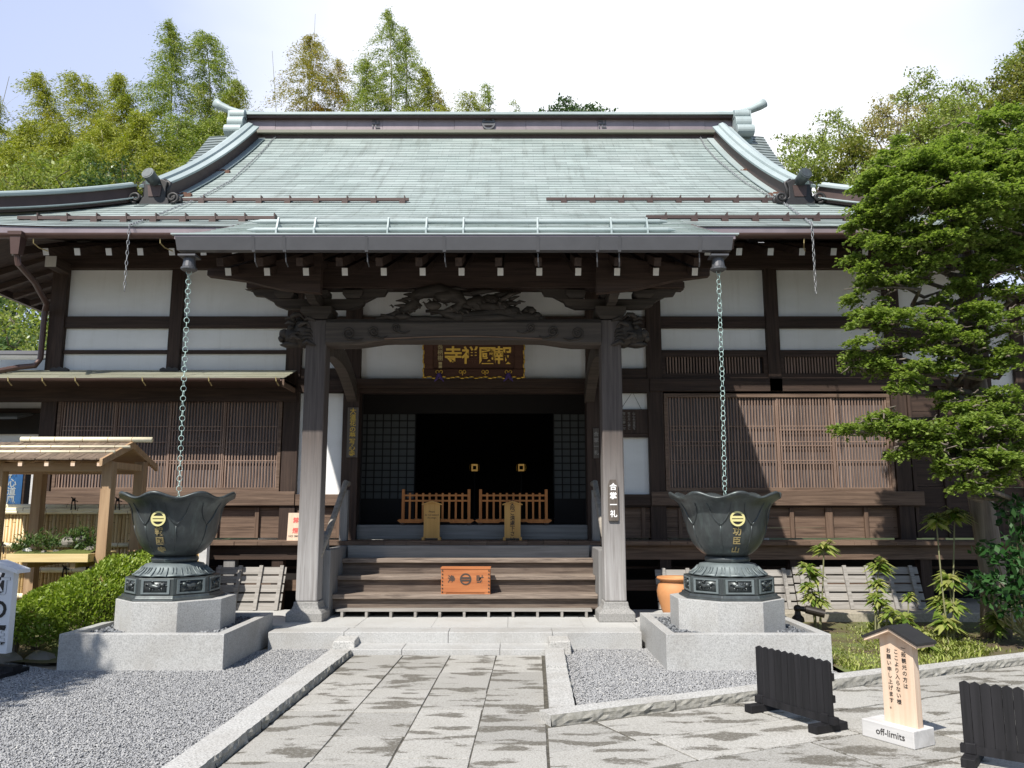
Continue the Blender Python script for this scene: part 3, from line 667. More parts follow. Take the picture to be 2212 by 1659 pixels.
# lip, box gutter with straps
MB().box(PX0-.02, PX1+.02, PY-.03, PY+.12, PZ-.055, PZ-.004).build('porch_fascia', 'coplav', hall)
MB().box(PX0-.06, PX1+.06, PY-.045, PY+.02, PZ-.004, PZ+.014).build('porch_drip_edge', 'verd', hall)
gu = MB().hexa([(PX0+.05, PY-.10, PZ-.21), (PX1-.05, PY-.10, PZ-.21), (PX1-.05, PY+.0, PZ-.21), (PX0+.05, PY+.0, PZ-.21), (PX0+.03, PY-.13, PZ-.062), (PX1-.03, PY-.13, PZ-.062), (PX1-.03, PY+.06, PZ-.062), (PX0+.03, PY+.06, PZ-.062)]).build('box_gutter', 'gutgrey', hall)
for u in (548, 615, 792, 960, 1162, 1290, 1338, 1512):
    x = XA(u, 525, PY-.1)
    q = MB().add([(x-.018, PY-.137, PZ-.06), (x+.018, PY-.137, PZ-.06), (x+.018, PY-.097, PZ-.23), (x-.018, PY-.097, PZ-.23)], [(0,1,2,3)]); q.tube([(x, PY-.05, PZ-.23), (x+.005, PY-.03, PZ-.33), (x+.012, PY+.03, PZ-.37)], .008, 6); q.build('gutter_strap', 'gutgrey', gu)
# porch eave underside
MB().hexa([(PX0+.12, PY+.08, PZ-.17), (PX1-.12, PY+.08, PZ-.17), (PX1-.12, PT, PZ+.98), (PX0+.12, PT, PZ+.98), (PX0+.12, PY+.08, PZ-.09), (PX1-.12, PY+.08, PZ-.09), (PX1-.12, PT, PZ+1.02), (PX0+.12, PT, PZ+1.02)]).build('porch_soffit', 'dark', hall)
XP = XA(577, 588, 9.25)
for i in range(-1, 12):
    x = XP+i*(XA(661, 588, 9.25)-XP)
    rafter((x, 9.25, 4.39), (x, WY-.1, 4.39+.42*(WY-.1-9.25)), .072, .095)
    MB().beam((x-.02, 9.02, 4.44), (x-.02, 9.7, 4.72), .08, .10).build('flying_rafter', 'darky', hall)
# curved side boards of the porch eave
for sg, x in ((-1, PX0+.12), (1, PX1-.12)):
    pts = [(0, 0), (.45, -.06), (.9, -.17), (1.4, -.22), (1.4, .3), (.9, .2), (0, .08)]
    MB().prism([(-sg*a_, b_) for a_, b_ in pts], (x, 9.5, 4.42), (1,0,0), (0,0,1), (0, .12, 0)).build('porch_eave_board', 'dark', hall)
# ---------------- porch frame ----------------
CL, CR, CYF = -2.555, 1.29, 10.17
cols = []
for cx in (CL, CR):
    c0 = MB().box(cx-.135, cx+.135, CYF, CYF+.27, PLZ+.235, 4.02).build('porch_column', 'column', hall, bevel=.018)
    prof = [(.225, 0), (.225, .10), (.205, .125), (.17, .15), (.155, .19), (.15, .235)]
    b_ = MB(); k = 0
    for r, z in prof: b_.v += [(cx-r, CYF+.135-r, PLZ+z), (cx+r, CYF+.135-r, PLZ+z), (cx+r, CYF+.135+r, PLZ+z), (cx-r, CYF+.135+r, PLZ+z)]
    for i in range(len(prof)-1):
        for j in range(4): b_.f.append((i*4+j, i*4+(j+1) % 4, i*4+4+(j+1) % 4, i*4+4+j))
    b_.f += [(3,2,1,0), (20,21,22,23)]; b_.build('column_base', 'plinth', c0, bevel=.01); cols.append(c0)
# rainbow beam with carved scrolls
bz0, bz1 = 3.68, 4.03; n = 30; mb = MB(); xs = np.linspace(CL+.13, CR-.13, n)
for x in xs:
    t_ = (x-CL)/(CR-CL); arch = .06*max(0, min(1, (min(t_, 1-t_)-.14)/.10)); arch = arch if arch < .06 else .06
    for y, zz in ((10.14, bz0+arch*.55+.03), (10.18, bz0+arch), (10.44, bz0+arch), (10.46, bz0+arch*.55+.03), (10.47, bz1-.06), (10.42, bz1), (10.19, bz1), (10.13, bz1-.06)): mb.v.append((x, y, zz))
for i in range(n-1):
    for j in range(8): a = i*8+j; b = i*8+(j+1) % 8; mb.f.append((a, b, b+8, a+8))
mb.f += [tuple(range(8)), tuple(reversed(range((n-1)*8, n*8)))]; beam = mb.build('porch_beam', 'beam', hall)
for sg in (-1, 1):
    sw = MB()
    for uo, vo, r in ((.44, 3.83, .085), (.76, 3.85, .075), (1.05, 3.90, .06)):
        x0 = (CL if sg < 0 else CR)-sg*uo
        sw.tube([(x0+sg*r*(1-i/26)*cos(a), 10.125, vo+r*(1-i/26)*sin(a)) for i, a in enumerate(np.linspace(-.6*pi, 3.2*pi, 24))], .012, 6)
        sw.tube([(x0-sg*(.02+.16*q_), 10.125, vo-r+.02-.03*sin(q_*pi)) for q_ in np.linspace(0, 1, 6)], [.014, .013, .012, .01, .008, .004], 6)
    sw.build('beam_scroll_carving', 'carve', beam, smooth=True)
gr = MB()
gr.tube([(x, 10.128, bz0+.075+.035*sin(pi*(x-CL-.9)/(CR-CL-1.8))) for x in np.linspace(CL+.9, CR-.9, 20)], .010, 6); gr.build('beam_groove', 'brown', beam)
# lion head bosses
for sg, cx in ((-1, CL), (1, CR)):
    mb = MB(); rs = random.Random(5)
    def P(dx, dy, dz): return (cx+sg*(.135+dx), 10.30+dy, 3.86+dz)
    mb.blob(P(.06, 0, .0), (.16, .17, .19), 12, 9, .08); mb.blob(P(.19, -.02, -.04), (.13, .15, .13), 12, 8, .10); mb.blob(P(.30, -.02, -.02), (.085, .11, .07), 10, 7, .08)
    mb.blob(P(.34, -.02, -.075), (.05, .09, .05), 8, 6, .08); mb.blob(P(.22, -.02, -.155), (.14, .10, .045), 10, 6, .1); mb.blob(P(.20, -.13, .055), (.04, .03, .035), 8, 6)
    for i in range(16):
        a = rs.uniform(0, 1); y = rs.choice((-.15, -.12, .0)); z = rs.uniform(-.17, .2)
        mb.tube([P(.20*a, y, z), P(.20*a-.05, y-.02, z+.03), P(.20*a-.11, y-.01, z+rs.uniform(-.02, .05)), P(.20*a-.16, y, z-.02)], [.028, .03, .022, .006], 6)
    for z in (.1, .16): mb.tube([P(.16, -.10, z), P(.24, -.09, z+.04), P(.30, -.06, z+.02)], [.03, .025, .008], 6)
    mb.build('lion_head_carving', 'carve', hall, smooth=True)
# bracket sets on the columns
for sg, cx in ((-1, CL), (1, CR)):
    mb = MB(); cy = CYF+.135
    mb.hexa([(cx-.13, cy-.13, 4.03), (cx+.13, cy-.13, 4.03), (cx+.13, cy+.13, 4.03), (cx-.13, cy+.13, 4.03), (cx-.2, cy-.2, 4.11), (cx+.2, cy-.2, 4.11), (cx+.2, cy+.2, 4.11), (cx-.2, cy+.2, 4.11)])
    mb.box(cx-.2, cx+.2, cy-.2, cy+.2, 4.11, 4.19)
    mb.prism([(-.62, .13), (-.58, .05), (-.45, .0), (.45, .0), (.58, .05), (.62, .13)], (cx, cy-.06, 4.19), (1,0,0), (0,0,1), (0, .12, 0))
    mb.prism([(-.62, .13), (-.55, .05), (-.4, .0), (.4, .0), (.4, .13)], (cx-.06, cy, 4.19), (0,1,0), (0,0,1), (.12, 0, 0))
    for dx in (-.45, 0, .45):
        mb.hexa([(cx+dx-.085, cy-.085, 4.325), (cx+dx+.085, cy-.085, 4.325), (cx+dx+.085, cy+.085, 4.325), (cx+dx-.085, cy+.085, 4.325), (cx+dx-.13, cy-.12, 4.37), (cx+dx+.13, cy-.12, 4.37), (cx+dx+.13, cy+.12, 4.37), (cx+dx-.13, cy+.12, 4.37)])
        mb.box(cx+dx-.13, cx+dx+.13, cy-.12, cy+.12, 4.37, 4.43)
    for q in (-1, 1):   # carved cloud arms reaching out under the purlin
        mb.prism([(q*a_, b_) for a_, b_ in ((.45, 0), (.75, .16), (.86, .17), (.90, .24), (1.0, .26), (.45, .26))], (cx, cy-.05, 4.20), (1,0,0), (0,0,1), (0, .10, 0))
    mb.prism([(-.55, .26), (-.5, .12), (-.2, 0), (.2, 0), (.2, .26)], (cx-.05, cy, 4.43), (0,1,0), (0,0,1), (.10, 0, 0))
    b_ = mb.build('bracket_set', 'carve', hall, bevel=.006)
    MB().box(cx-.06, cx+.06, 9.68, 9.74, 4.36, 4.47).build('bracket_nose', 'paintwhite', b_)
    # curved tie beam back to the hall
    xw = cx+(.10 if sg < 0 else -.10); mb = MB()
    pth = [(xw, 10.44+q_*(WY-10.44), 3.70-.42*q_+.16*sin(pi*q_)) for q_ in np.linspace(0, 1, 12)]
    mb.sweep(pth, [(-.075, -.12), (-.075, .12), (.075, .12), (.075, -.12)]); mb.build('curved_tie_beam', 'beam', hall)
# porch purlin with shaped noses
mb = MB()
px = [(-2.91, .0), (2.88, .0), (2.88, .08), (2.80, .12), (2.84, .2), (2.84, .36), (-2.87, .36), (-2.87, .2), (-2.83, .12), (-2.91, .08)]
mb.prism(px, (CX, CYF+.02, 4.455), (1,0,0), (0,0,1), (0, .23, 0)); mb.build('porch_purlin', 'dark', hall, bevel=.01)
# dragon carving above the beam
mb = MB(); rs = random.Random(3); DY = 10.22
def D(u, v, y=0): p = at(u, v, DY+y); return p
mb.tube([D(812, 690), D(850, 682), D(880, 668), D(900, 655), D(890, 644), D(912, 632), D(950, 628), D(985, 640), D(1000, 655), D(985, 668), D(955, 676), D(985, 686), D(1040, 684), D(1080, 676), D(1120, 684), D(1165, 688)],
        [.03, .05, .075, .085, .075, .08, .10, .10, .08, .07, .06, .08, .085, .08, .075, .05], 10)
for (u, v, a, b_) in ((1030, 655, .15, .10), (1060, 650, .13, .09), (1085, 662, .12, .08), (1148, 672, .06, .055), (1160, 682, .06, .05), (960, 640, .18, .09), (935, 660, .11, .06), (1000, 676, .13, .07), (1105, 672, .13, .07), (870, 684, .12, .05), (1165, 690, .09, .05)):
    p = D(u, v, rs.uniform(-.04, .04)); mb.blob(p, (a, .08, b_), 10, 7, .12)
for (u0, v0, u1, v1, r) in ((900, 640, 872, 636, .028), (905, 650, 868, 645, .03), (885, 655, 855, 650, .025), (890, 668, 852, 660, .028), (860, 686, 822, 679, .03), (905, 632, 880, 628, .022), (880, 676, 868, 662, .03),
                            (1020, 634, 1075, 628, .035), (1070, 640, 1110, 629, .035), (1080, 652, 1125, 632, .03), (1090, 655, 1125, 655, .03), (1100, 648, 1122, 640, .024), (1110, 660, 1135, 652, .02), (1130, 676, 1152, 664, .03),
                            (920, 672, 990, 670, .018), (930, 678, 990, 681, .015), (940, 650, 930, 676, .03), (990, 632, 1040, 640, .03), (960, 632, 1010, 626, .03), (1000, 660, 1030, 668, .03), (1000, 690, 1140, 690, .05), (840, 692, 1000, 692, .045), (1040, 660, 1100, 668, .05)):
    p0, p1 = Vector(D(u0, v0, rs.uniform(-.05, .03))), Vector(D(u1, v1, rs.uniform(-.05, .03))); md = (p0+p1)/2+Vector((0, -.03, rs.uniform(-.02, .03)))
    mb.tube([p0, md, p1], [r*1.2, r, r*.3], 7)
for i in range(26):
    t_ = i/25; u = 850+t_*290; v = 664+14*sin(t_*15); mb.tube([D(u, v, -.08), D(u-5, v-5, -.1), D(u-9, v-3, -.07)], [.016, .012, .003], 5)
mb.build('dragon_carving', 'carve', hall, smooth=True)
# ---------------- hall walls: posts, rails, plaster, lattice ----------------
zt = lambda v, Y=WY: ZA(v, Y)
PF = WY-.09                                              # front face of posts
Z582, Z685, Z710, Z757, Z766, Z800, Z815, Z820, Z850, Z1062, Z1068, Z1092 = [zt(v) for v in (584, 685, 710, 757, 765, 800, 816, 820, 850, 1062, 1068, 1092)]
posts = [(-7.22, -6.98), (-5.345, -5.15), (-3.50, -3.265), (-2.59, -2.34), (1.14, 1.39), (2.085, 2.32), (3.96, 4.16), (5.82, 6.05)]
for i, (a, b_) in enumerate(posts):
    MB().box(a, b_, PF, WY+.14, VZ-.02 if i not in (1, 6) else (Z800 if i == 1 else Z820), Z582+.02).build('wall_post', 'darkz', hall, bevel=.006)
def rail(x0, x1, z0, z1, d=.06, mat='dark', name='wall_rail', y1=.1): return MB().box(x0, x1, WY-d, WY+y1, z0, z1).build(name, mat, hall, bevel=.005)
def panel(x0, x1, z0, z1, y=WY): return MB().box(x0-.004, x1+.004, y, y+.06, z0-.004, z1+.004).build('plaster_panel', 'plaster', hall)
rail(-7.22, 7.4, Z582, Z582+.42, .12, name='wall_plate')
MB().box(-7.09, -6.93, 11.68, WY-.1, 5.205, 5.365).build('plate_nose', 'darky', hall); MB().box(-7.092, -6.928, 11.67, 11.682, 5.203, 5.367).build('plate_nose_end', 'paintwhite', hall)
bays = [(-6.98, -5.345), (-5.15, -3.50), (-3.265, -2.59), (1.39, 2.085), (2.32, 3.96), (4.16, 5.82)]
for i, (a, b_) in enumerate(bays):
    panel(a, b_, Z685, Z582); rail(a, b_, Z710, Z685)
    if i < 2: panel(a, b_, Z757, Z710); rail(a, b_, Z766, Z757, .04); panel(a, b_, Z800, Z766)
    elif i < 4:
        z7 = zt(797); panel(a, b_, z7, Z710); rail(a, b_, Z850, Z820, .10, y1=.05); rail(a, b_, Z820, z7, .07)
        panel(a, b_, Z1068, Z850); rail(a, b_, Z1092, Z1068, .10, 'brown' if i == 2 else 'dark')
    else:
        panel(a, b_, Z757, Z710); rail(a, b_, Z766, Z757, .05)
        fr = MB().box(a, b_, WY-.05, WY+.03, Z766-.05, Z766).box(a, b_, WY-.05, WY+.03, Z815, Z815+.06).box(a, a+.06, WY-.05, WY+.03, Z815+.06, Z766-.05).box(b_-.06, b_, WY-.05, WY+.03, Z815+.06, Z766-.05).build('transom_grille', 'dark', hall)
        g = MB(); k = int((b_-a-.14)/.046)
        for j in range(k): x = a+.07+j*.046+.012; g.box(x, x+.02, WY-.03, WY+.0, Z815+.06, Z766-.05)
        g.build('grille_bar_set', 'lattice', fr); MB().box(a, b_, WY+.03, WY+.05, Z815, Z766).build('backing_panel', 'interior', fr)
        rail(a, b_, Z820-.0, Z815, .07); rail(a-.2, b_+.2, Z850+.02, Z820, .11)
# middle bay above the doorway
a, b_ = -2.34, 1.14
panel(a, b_, Z685, Z582); rail(a, b_, Z710, Z685); panel(a, b_, Z820, Z710); rail(-2.6, 1.4, zt(840), Z820, .13, name='lintel'); rail(a, b_, Z850, zt(840), .05, name='lintel_underside')
rail(-3.3, -2.59, Z850, Z820, .11); rail(1.39, 2.1, Z850, Z820, .11)
# lattice screens, four sliding leaves each side
def lattice(x0, x1, z0, z1, leaves_, mat='lattice'):
    y = WY-.02
    fr = MB().box(x0, x1, y-.06, y+.04, z1-.06, z1).box(x0, x1, y-.06, y+.04, z0, z0+.06).box(x0, x0+.05, y-.06, y+.04, z0+.06, z1-.06).box(x1-.05, x1, y-.06, y+.04, z0+.06, z1-.06).build('lattice_screen', 'brown', hall, bevel=.004)
    w = (x1-x0-.1)/leaves_
    for i in range(leaves_):
        a = x0+.05+i*w; yy = y-.03+(.012 if i % 2 else 0); k = int(w/.0455); g = MB()
        g.box(a, a+.02, yy-.012, yy+.02, z0+.06, z1-.06).box(a+w-.02, a+w, yy-.012, yy+.02, z0+.06, z1-.06)
        for j in range(1, k): x = a+w*j/k-.0095; g.box(x, x+.019+rng.normal()*.0012, yy-.008, yy+.012, z0+.06, z1-.06)
        for q in (.34, .38, .50, .54, .69, .72):
            if q in (.38, .54, .72) and i % 2: continue
            zz = z0+(z1-z0)*(1-q); g.box(a+.028, a+w-.028, yy-.010, yy+.013, zz, zz+.012)
        g.build('lattice_leaf', mat, fr)
    MB().box(x0+.05, x1-.05, y+.025, y+.045, z0+.06, z1-.06).build('backing_panel', 'glassback', fr)
lattice(-6.96, -3.52, Z1062, Z850-.02, 4); lattice(2.33, 5.80, Z1062, Z850-.01, 4)
rail(-7.2, -3.27, Z1092, Z1062, .12, 'brown', 'sill_board'); rail(2.1, 6.2, Z1092, Z1062, .12, 'brown', 'sill_board')
# low boarded panels under the sills
def boards(x0, x1, z0, z1, step, mat, y=WY):
    o = MB()
    k = 3
    for i in range(k): o.box(x0, x1, y+.002*i, y+.05, z0+(z1-z0)*i/k+.003, z0+(z1-z0)*(i+1)/k-.002)
    o = o.build('wall_boarding', mat, hall)
    n = max(1, round((x1-x0)/step))
    for i in range(n+1):
        x = x0+(x1-x0)*i/n; w = .055 if i % 3 == 0 else .03
        MB().box(x-w, x+w, y-.045, y, z0, z1).build('board_stile', 'brownz' if mat == 'brown' else 'darkz', o, bevel=.004)
    return o
zb0 = VZ+.02
boards(-6.9, -2.62, zb0, Z1092-.03, .62, 'brown'); boards(1.42, 5.9, zb0, Z1092-.03, .58, 'brown')
rail(-7.2, -2.6, Z1092-.03, Z1092, .06); rail(1.4, 6.1, Z1092-.03, Z1092, .06)
# end wing on the right, boarded
zr0, zr1 = zb0, zt(835)
for i in range(6):
    MB().box(6.05, 7.25, WY+.003*(i % 2), WY+.05, zr0+(zr1-zr0)*i/6+.003, zr0+(zr1-zr0)*(i+1)/6-.003).build('side_boarding', 'dark', hall)
for x in (6.12, 6.6, 7.0): MB().box(x-.03, x+.03, WY-.04, WY, zr0, zr1).build('board_stile', 'darkz', hall)
MB().box(7.15, 7.38, PF, WY+.14, VZ, Z582).build('wall_post', 'darkz', hall)
panel(6.05, 7.15, zt(815), zt(745)); rail(6.05, 7.2, zr1, zt(815)); rail(6.05, 7.2, zt(745), Z710); panel(6.05, 7.15, Z710, Z582)
rw = T('right_wing', 'dark boarded wing with low roof glimpsed behind the cypress at the right edge', 'building', (9, 14, 0))
for i in range(7): MB().box(7.40, 12, WY+.05+.003*(i % 2), WY+.1, VZ-.3+i*.36, VZ-.3+(i+1)*.36-.006).build('wall_boarding', 'dark', rw)
MB().box(7.40, 12, WY+.06, WY+.1, 0, VZ-.31).build('wall_base', 'interior', rw); MB().box(7.40, 12, WY+.08, WY+.12, VZ+2.2, 4.9).build('wall', 'plaster', rw)
for x in (7.9, 9.1, 10.4): MB().box(x-.09, x+.09, WY-.02, WY+.05, 0, 4.9).build('wall_post', 'darkz', rw)
stepped_sheet('roof', list(np.linspace(0, 4.5, 24)), lambda s: (7.95, 13.5), lambda x, s: 4.85+.45*s, 'sideroof', lambda s: 10.9+s, rw, nx=8)
MB().box(7.95, 13.5, 10.92, 12.2, 4.75, 4.79).build('soffit', 'dark', rw)
for i in range(8): x = 8.05+i*.45; MB().beam((x, 11.0, 4.62), (x, 12.2, 4.9), .085, .1).build('rafter', 'darky', rw); MB().box(x-.04, x+.04, 10.985, 11.0, 4.57, 4.67).build('rafter_end', 'paintwhite', rw)
# sides and rear of the hall
for x in (-7.2, 7.3): MB().box(x-.02, x+.06, WY+.14, 23, VZ, Z582+.4).build('side_wall', 'plaster', hall)
MB().box(-7.2, 7.3, 23, 23.1, 0, Z582+.4).build('rear_wall', 'plaster', hall)
# doorway: threshold, interior
TH = zt(1134); 
MB().box(-2.34, 1.14, WY-.02, WY+.25, VZ, TH).build('threshold', 'greyx', hall, bevel=.01)
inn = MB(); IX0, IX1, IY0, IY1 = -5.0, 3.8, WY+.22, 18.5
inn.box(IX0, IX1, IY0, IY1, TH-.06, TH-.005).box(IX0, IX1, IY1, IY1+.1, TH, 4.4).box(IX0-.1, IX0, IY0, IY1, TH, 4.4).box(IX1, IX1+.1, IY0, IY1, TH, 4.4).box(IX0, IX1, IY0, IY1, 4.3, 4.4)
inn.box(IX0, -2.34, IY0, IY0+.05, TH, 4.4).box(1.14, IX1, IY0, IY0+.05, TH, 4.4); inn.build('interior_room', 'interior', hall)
SY = 13.3
MB().box(-3.2, 2.0, SY, SY+.05, ZA(893, SY), ZA(893, SY)+.5).build('inner_lintel', 'interior', hall)
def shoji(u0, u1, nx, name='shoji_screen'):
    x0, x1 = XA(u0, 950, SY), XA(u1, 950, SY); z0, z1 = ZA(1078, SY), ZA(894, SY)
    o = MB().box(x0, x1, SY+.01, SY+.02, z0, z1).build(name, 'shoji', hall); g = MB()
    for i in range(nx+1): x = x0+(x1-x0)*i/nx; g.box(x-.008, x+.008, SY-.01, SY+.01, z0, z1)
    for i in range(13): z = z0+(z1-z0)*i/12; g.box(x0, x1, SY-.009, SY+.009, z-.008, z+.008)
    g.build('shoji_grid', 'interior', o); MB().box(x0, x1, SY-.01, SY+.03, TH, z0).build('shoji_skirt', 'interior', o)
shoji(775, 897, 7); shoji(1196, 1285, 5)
# ---------------- veranda and underfloor ----------------
VY = 11.54
mb = MB(); x = -7.5
while x < 7.5:
    w = rng.uniform(.22, .36); mb.box(x, min(x+w, 7.5)-.004, VY+rng.uniform(-.008, .008), WY-.1, VZ-.055, VZ+rng.uniform(-.003, .003)); x += w
mb.build('veranda_floor', 'brown', hall)
MB().box(-7.5, CL-.2, VY+.10, VY+.22, VZ-.26, VZ-.056).build('veranda_beam', 'dark', hall); MB().box(CR+.2, 7.5, VY+.10, VY+.22, VZ-.26, VZ-.056).build('veranda_beam', 'brown', hall)
for x in (-7.2, -5.25, -4.05, -3.36, 2.2, 4.06, 5.93, 7.3):
    MB().box(x-.08, x+.08, VY+.12, VY+.28, PLZ-.05, VZ-.26 if x != -4.05 else VZ-.06).build('floor_post', 'greyz' if x == -4.05 else 'darkz', hall)
for z0, z1, mat, d in ((.40, .55, 'brown', .30), (.70, .735, 'dark', .4), (.85, .88, 'dark', .4)):
    MB().box(-7.3, CL, VY+d, VY+d+.05, z0, z1).build('underfloor_rail', mat, hall); MB().box(CR, 7.4, VY+d, VY+d+.05, z0, z1).build('underfloor_rail', mat, hall)
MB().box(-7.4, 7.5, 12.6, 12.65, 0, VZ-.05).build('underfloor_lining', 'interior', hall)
# ---------------- stair ----------------
st = MB().box(-2.30, 1.08, 11.40, 11.44, PLZ+.1, VZ-.056).build('entrance_stair', 'greyx', hall)
SX0, SX1 = -2.335, 1.115
lev = [(10.66, .475), (10.94, .689), (11.22, .895)]
for i, (y, z) in enumerate(lev):
    MB().box(SX0, SX1, y-.035, y+.34, z-.058, z).build('stair_tread', 'step', st, bevel=.008)
    zb = .285 if i == 0 else lev[i-1][1]
    MB().box(SX0, SX1, y+.02, y+.045, zb+.001, z-.06).build('stair_riser', 'riser', st)
MB().box(SX0, SX1, VY-.01, VY+.03, .895, VZ-.056).build('stair_riser', 'greyx', st)
for x in (SX0-.135, SX1): MB().box(x, x+.135, 10.48, VY+.1, PLZ, VZ-.06).build('stair_stringer', 'greyz', st, bevel=.012)
for sg, x in ((-1, SX0-.10), (1, SX1+.10)):
    MB().tube([(x+.05*sg*.3, 10.32, .97), (x, 10.7, 1.24), (x, 11.3, 1.64), (x, 11.75, 1.95), (x-.03*sg, 11.82, 1.93)], [.042, .043, .043, .043, .04], 12).build('handrail', 'pole', st, smooth=True)
    MB().box(x-.055, x+.055, 11.66, 11.78, VZ, 1.84).build('handrail_post', 'greyz', st, bevel=.01)
    MB().prism([(-.06, 0), (.06, 0), (.06, .15), (0, .24), (-.05, .2)], (x-.03, 10.62, VZ-.07), (0,1,0), (0,0,1), (.06, 0, 0)).build('handrail_bracket', 'greyz', st)
    MB().blob((x-sg*.005-.035, 10.60, 1.165), (.02, .035, .05), 10, 6).build('handrail_knot', 'ink', st)
# slatted duckboard at the stair foot
db = T('foot_duckboard', 'low slatted duckboard along the foot of the wooden stair', 'duckboard', (-.6, 10.58, PLZ))
MB().box(XA(724, 1318, 10.5), XA(1279, 1318, 10.5), 10.50, 10.68, PLZ+.075, PLZ+.10).build('slat', 'board', db)
for i in range(11):
    u = 738+i*52.9; x = XA(u, 1325, 10.5); MB().box(x-.016, x+.016, 10.505, 10.68, PLZ, PLZ+.075).build('foot', 'board', db)
# ---------------- pent roof on the left ----------------
X1 = -3.32; zk, zf_ = zt(800), ZA(817, 11.45)
stepped = stepped_sheet('pent_roof', list(np.linspace(0, .72, 6)), lambda s: (-9.6, X1), lambda x, s: zf_+(zk-zf_)*s/.72, 'pentroof', lambda s: 11.45+s, hall, nx=20, lap=.01)
MB().box(-9.6, X1, 11.47, WY-.1, zf_-.05, zf_-.01).build('pent_roof_soffit', 'dark', hall); MB().box(X1-.03, X1, 11.46, WY-.05, zf_-.12, zf_-.005).build('pent_roof_barge', 'brown', hall)
MB().box(-9.6, X1+.02, WY-.12, WY-.02, zf_-.26, zf_-.05).build('pent_roof_beam', 'dark', hall)
pg = gutter(-9.6, X1-.04, 11.43, zf_-.01, .042, 'pent_gutter')
for u in (18, 92, 163, 308, 451, 596): 
    x = XA(u, 818, 11.4); MB().tube([(x, 11.385, zf_+.005), (x+.01, 11.385, zf_-.05), (x+.03, 11.45, zf_-.11)], .009, 6).build('gutter_hanger', 'dullgold', pg)
for x in (-6.98+.05, -5.25): MB().prism([(-.14, 0), (.14, 0), (.14, .03), (.09, .06), (.05, .04), (0, .07), (-.05, .04), (-.09, .06), (-.14, .03)], (x, 12.0, zk-.045), (1,0,0), (0,0,1), (0, .05, 0)).build('pent_roof_ornament', 'onidark', hall)
# downpipe at the left corner
hp = MB()
xh = XA(43, 510, 10.75); zh = ZA(508, 10.75)
hp.lathe([(.075, -.30), (.085, -.22), (.105, -.05), (.135, -.03), (.14, .02)], (xh, 10.72, zh), 4, ph=pi/4)
hp.tube([(xh, 10.72, zh-.28), (xh+.02, 10.74, zh-.42), at(75, 610, 11.3), at(100, 655, 11.9), (-7.25, 12.04, ZA(672, 12.04)), (-7.25, 12.04, ZA(775, 12.04)), (-7.30, 12.0, ZA(790, 12.0)), (-7.5, 11.95, ZA(793, 11.95)), at(0, 801, 11.8), at(-60, 806, 11.8)], .042, 10); hp.build('downpipe', 'copperpipe', hall, smooth=False)

# =====================================================================================
#  THINGS HUNG ON OR STANDING IN THE HALL
# =====================================================================================
def chain_links(name, pts, step, mat, par, a=.03, r=.006, sy=1.5, n=10, m=4):
    mb = MB(); pts = [Vector(p) for p in pts]; d = 0; acc = [0]
    for i in range(1, len(pts)): acc.append(acc[-1]+(pts[i]-pts[i-1]).length)
    k = 0; s = 0
    while s < acc[-1]:
        i = max(j for j in range(len(acc)) if acc[j] <= s); i = min(i, len(pts)-2)
        t_ = (s-acc[i])/max(1e-6, acc[i+1]-acc[i]); p = pts[i].lerp(pts[i+1], t_); dr = (pts[i+1]-pts[i]).normalized()
        q = dr.orthogonal().normalized(); w = dr.cross(q); an = (k % 2)*pi/2+.4+.25*sin(k*1.7); xx = q*cos(an)+w*sin(an); zz = xx.cross(dr)
        M3 = Matrix((xx, dr, zz)).transposed(); mb.torus(p, a, r, M3, n, m, sy); s += step; k += 1
    return mb.build(name, mat, par, smooth=True, fix=False)
URN = [(-3.71, 8.96), (2.37, 8.96)]
for i, (x, y) in enumerate(URN):
    t_ = T('rain_chain', ['pale green rain chain hanging from the porch gutter into the left urn', 'pale green rain chain hanging from the porch gutter into the right urn'][i], 'rain chain', (x, y-.12, 4.4), 0, 'rain chains under the porch gutter')
    zt_ = PZ-.23
    mb = MB().box(x-.1, x+.1, y-.22, y-.04, zt_-.05, zt_-.03); mb.lathe([(.075, -.16), (.06, -.04)], (x, y-.12, zt_), 14); mb.lathe([(.06, -.21), (.09, -.19), (.09, -.17), (.07, -.16)], (x, y-.12, zt_), 16); mb.build('outlet_cup', 'gutgrey', t_)
    chain_links('links', [(x, y-.12, zt_-.22), (x+.005, y-.08, 3.0), (x, y, 1.55)], .056, 'chain', t_, .028, .0032, 1.15, 14, 5)
for lab, pts, hang in (('thin steel chain lying down the left of the roof and dangling from the eave', [(607, 275), (588, 305), (567, 330), (500, 393), (433, 430), (333, 472), (310, 480), (290, 488)], (277, 268)),
                       ('thin steel chain lying down the right of the roof and dangling by the tree', [(1508, 276), (1522, 318), (1545, 345), (1610, 398), (1660, 425), (1700, 447), (1735, 474), (1750, 486)], (1756, 1765))):
    P = [roof_solve(u, v)[:3] for u, v in pts]; P = [(X, Y-.01, Z+.03) for X, Y, Z in P]
    x0 = XA(hang[0], 520, EY-.13)
    P += [(x0, EY-.13, EZ-.02), (x0, EY-.13, ZA(632, EY-.13))]
    t_ = T('roof_chain', lab, 'chain', P[0], 0, 'safety chains on the roof'); chain_links('links', P, .074, 'steelchain', t_, .017, .006, 2.3, 8, 4)
    MB().torus((P[0][0]+.05, P[0][1]-.06, P[0][2]+.12), .06, .012, Matrix.Rotation(pi/2, 3, 'X'), 14, 6).build('ring', 'steelchain', t_)
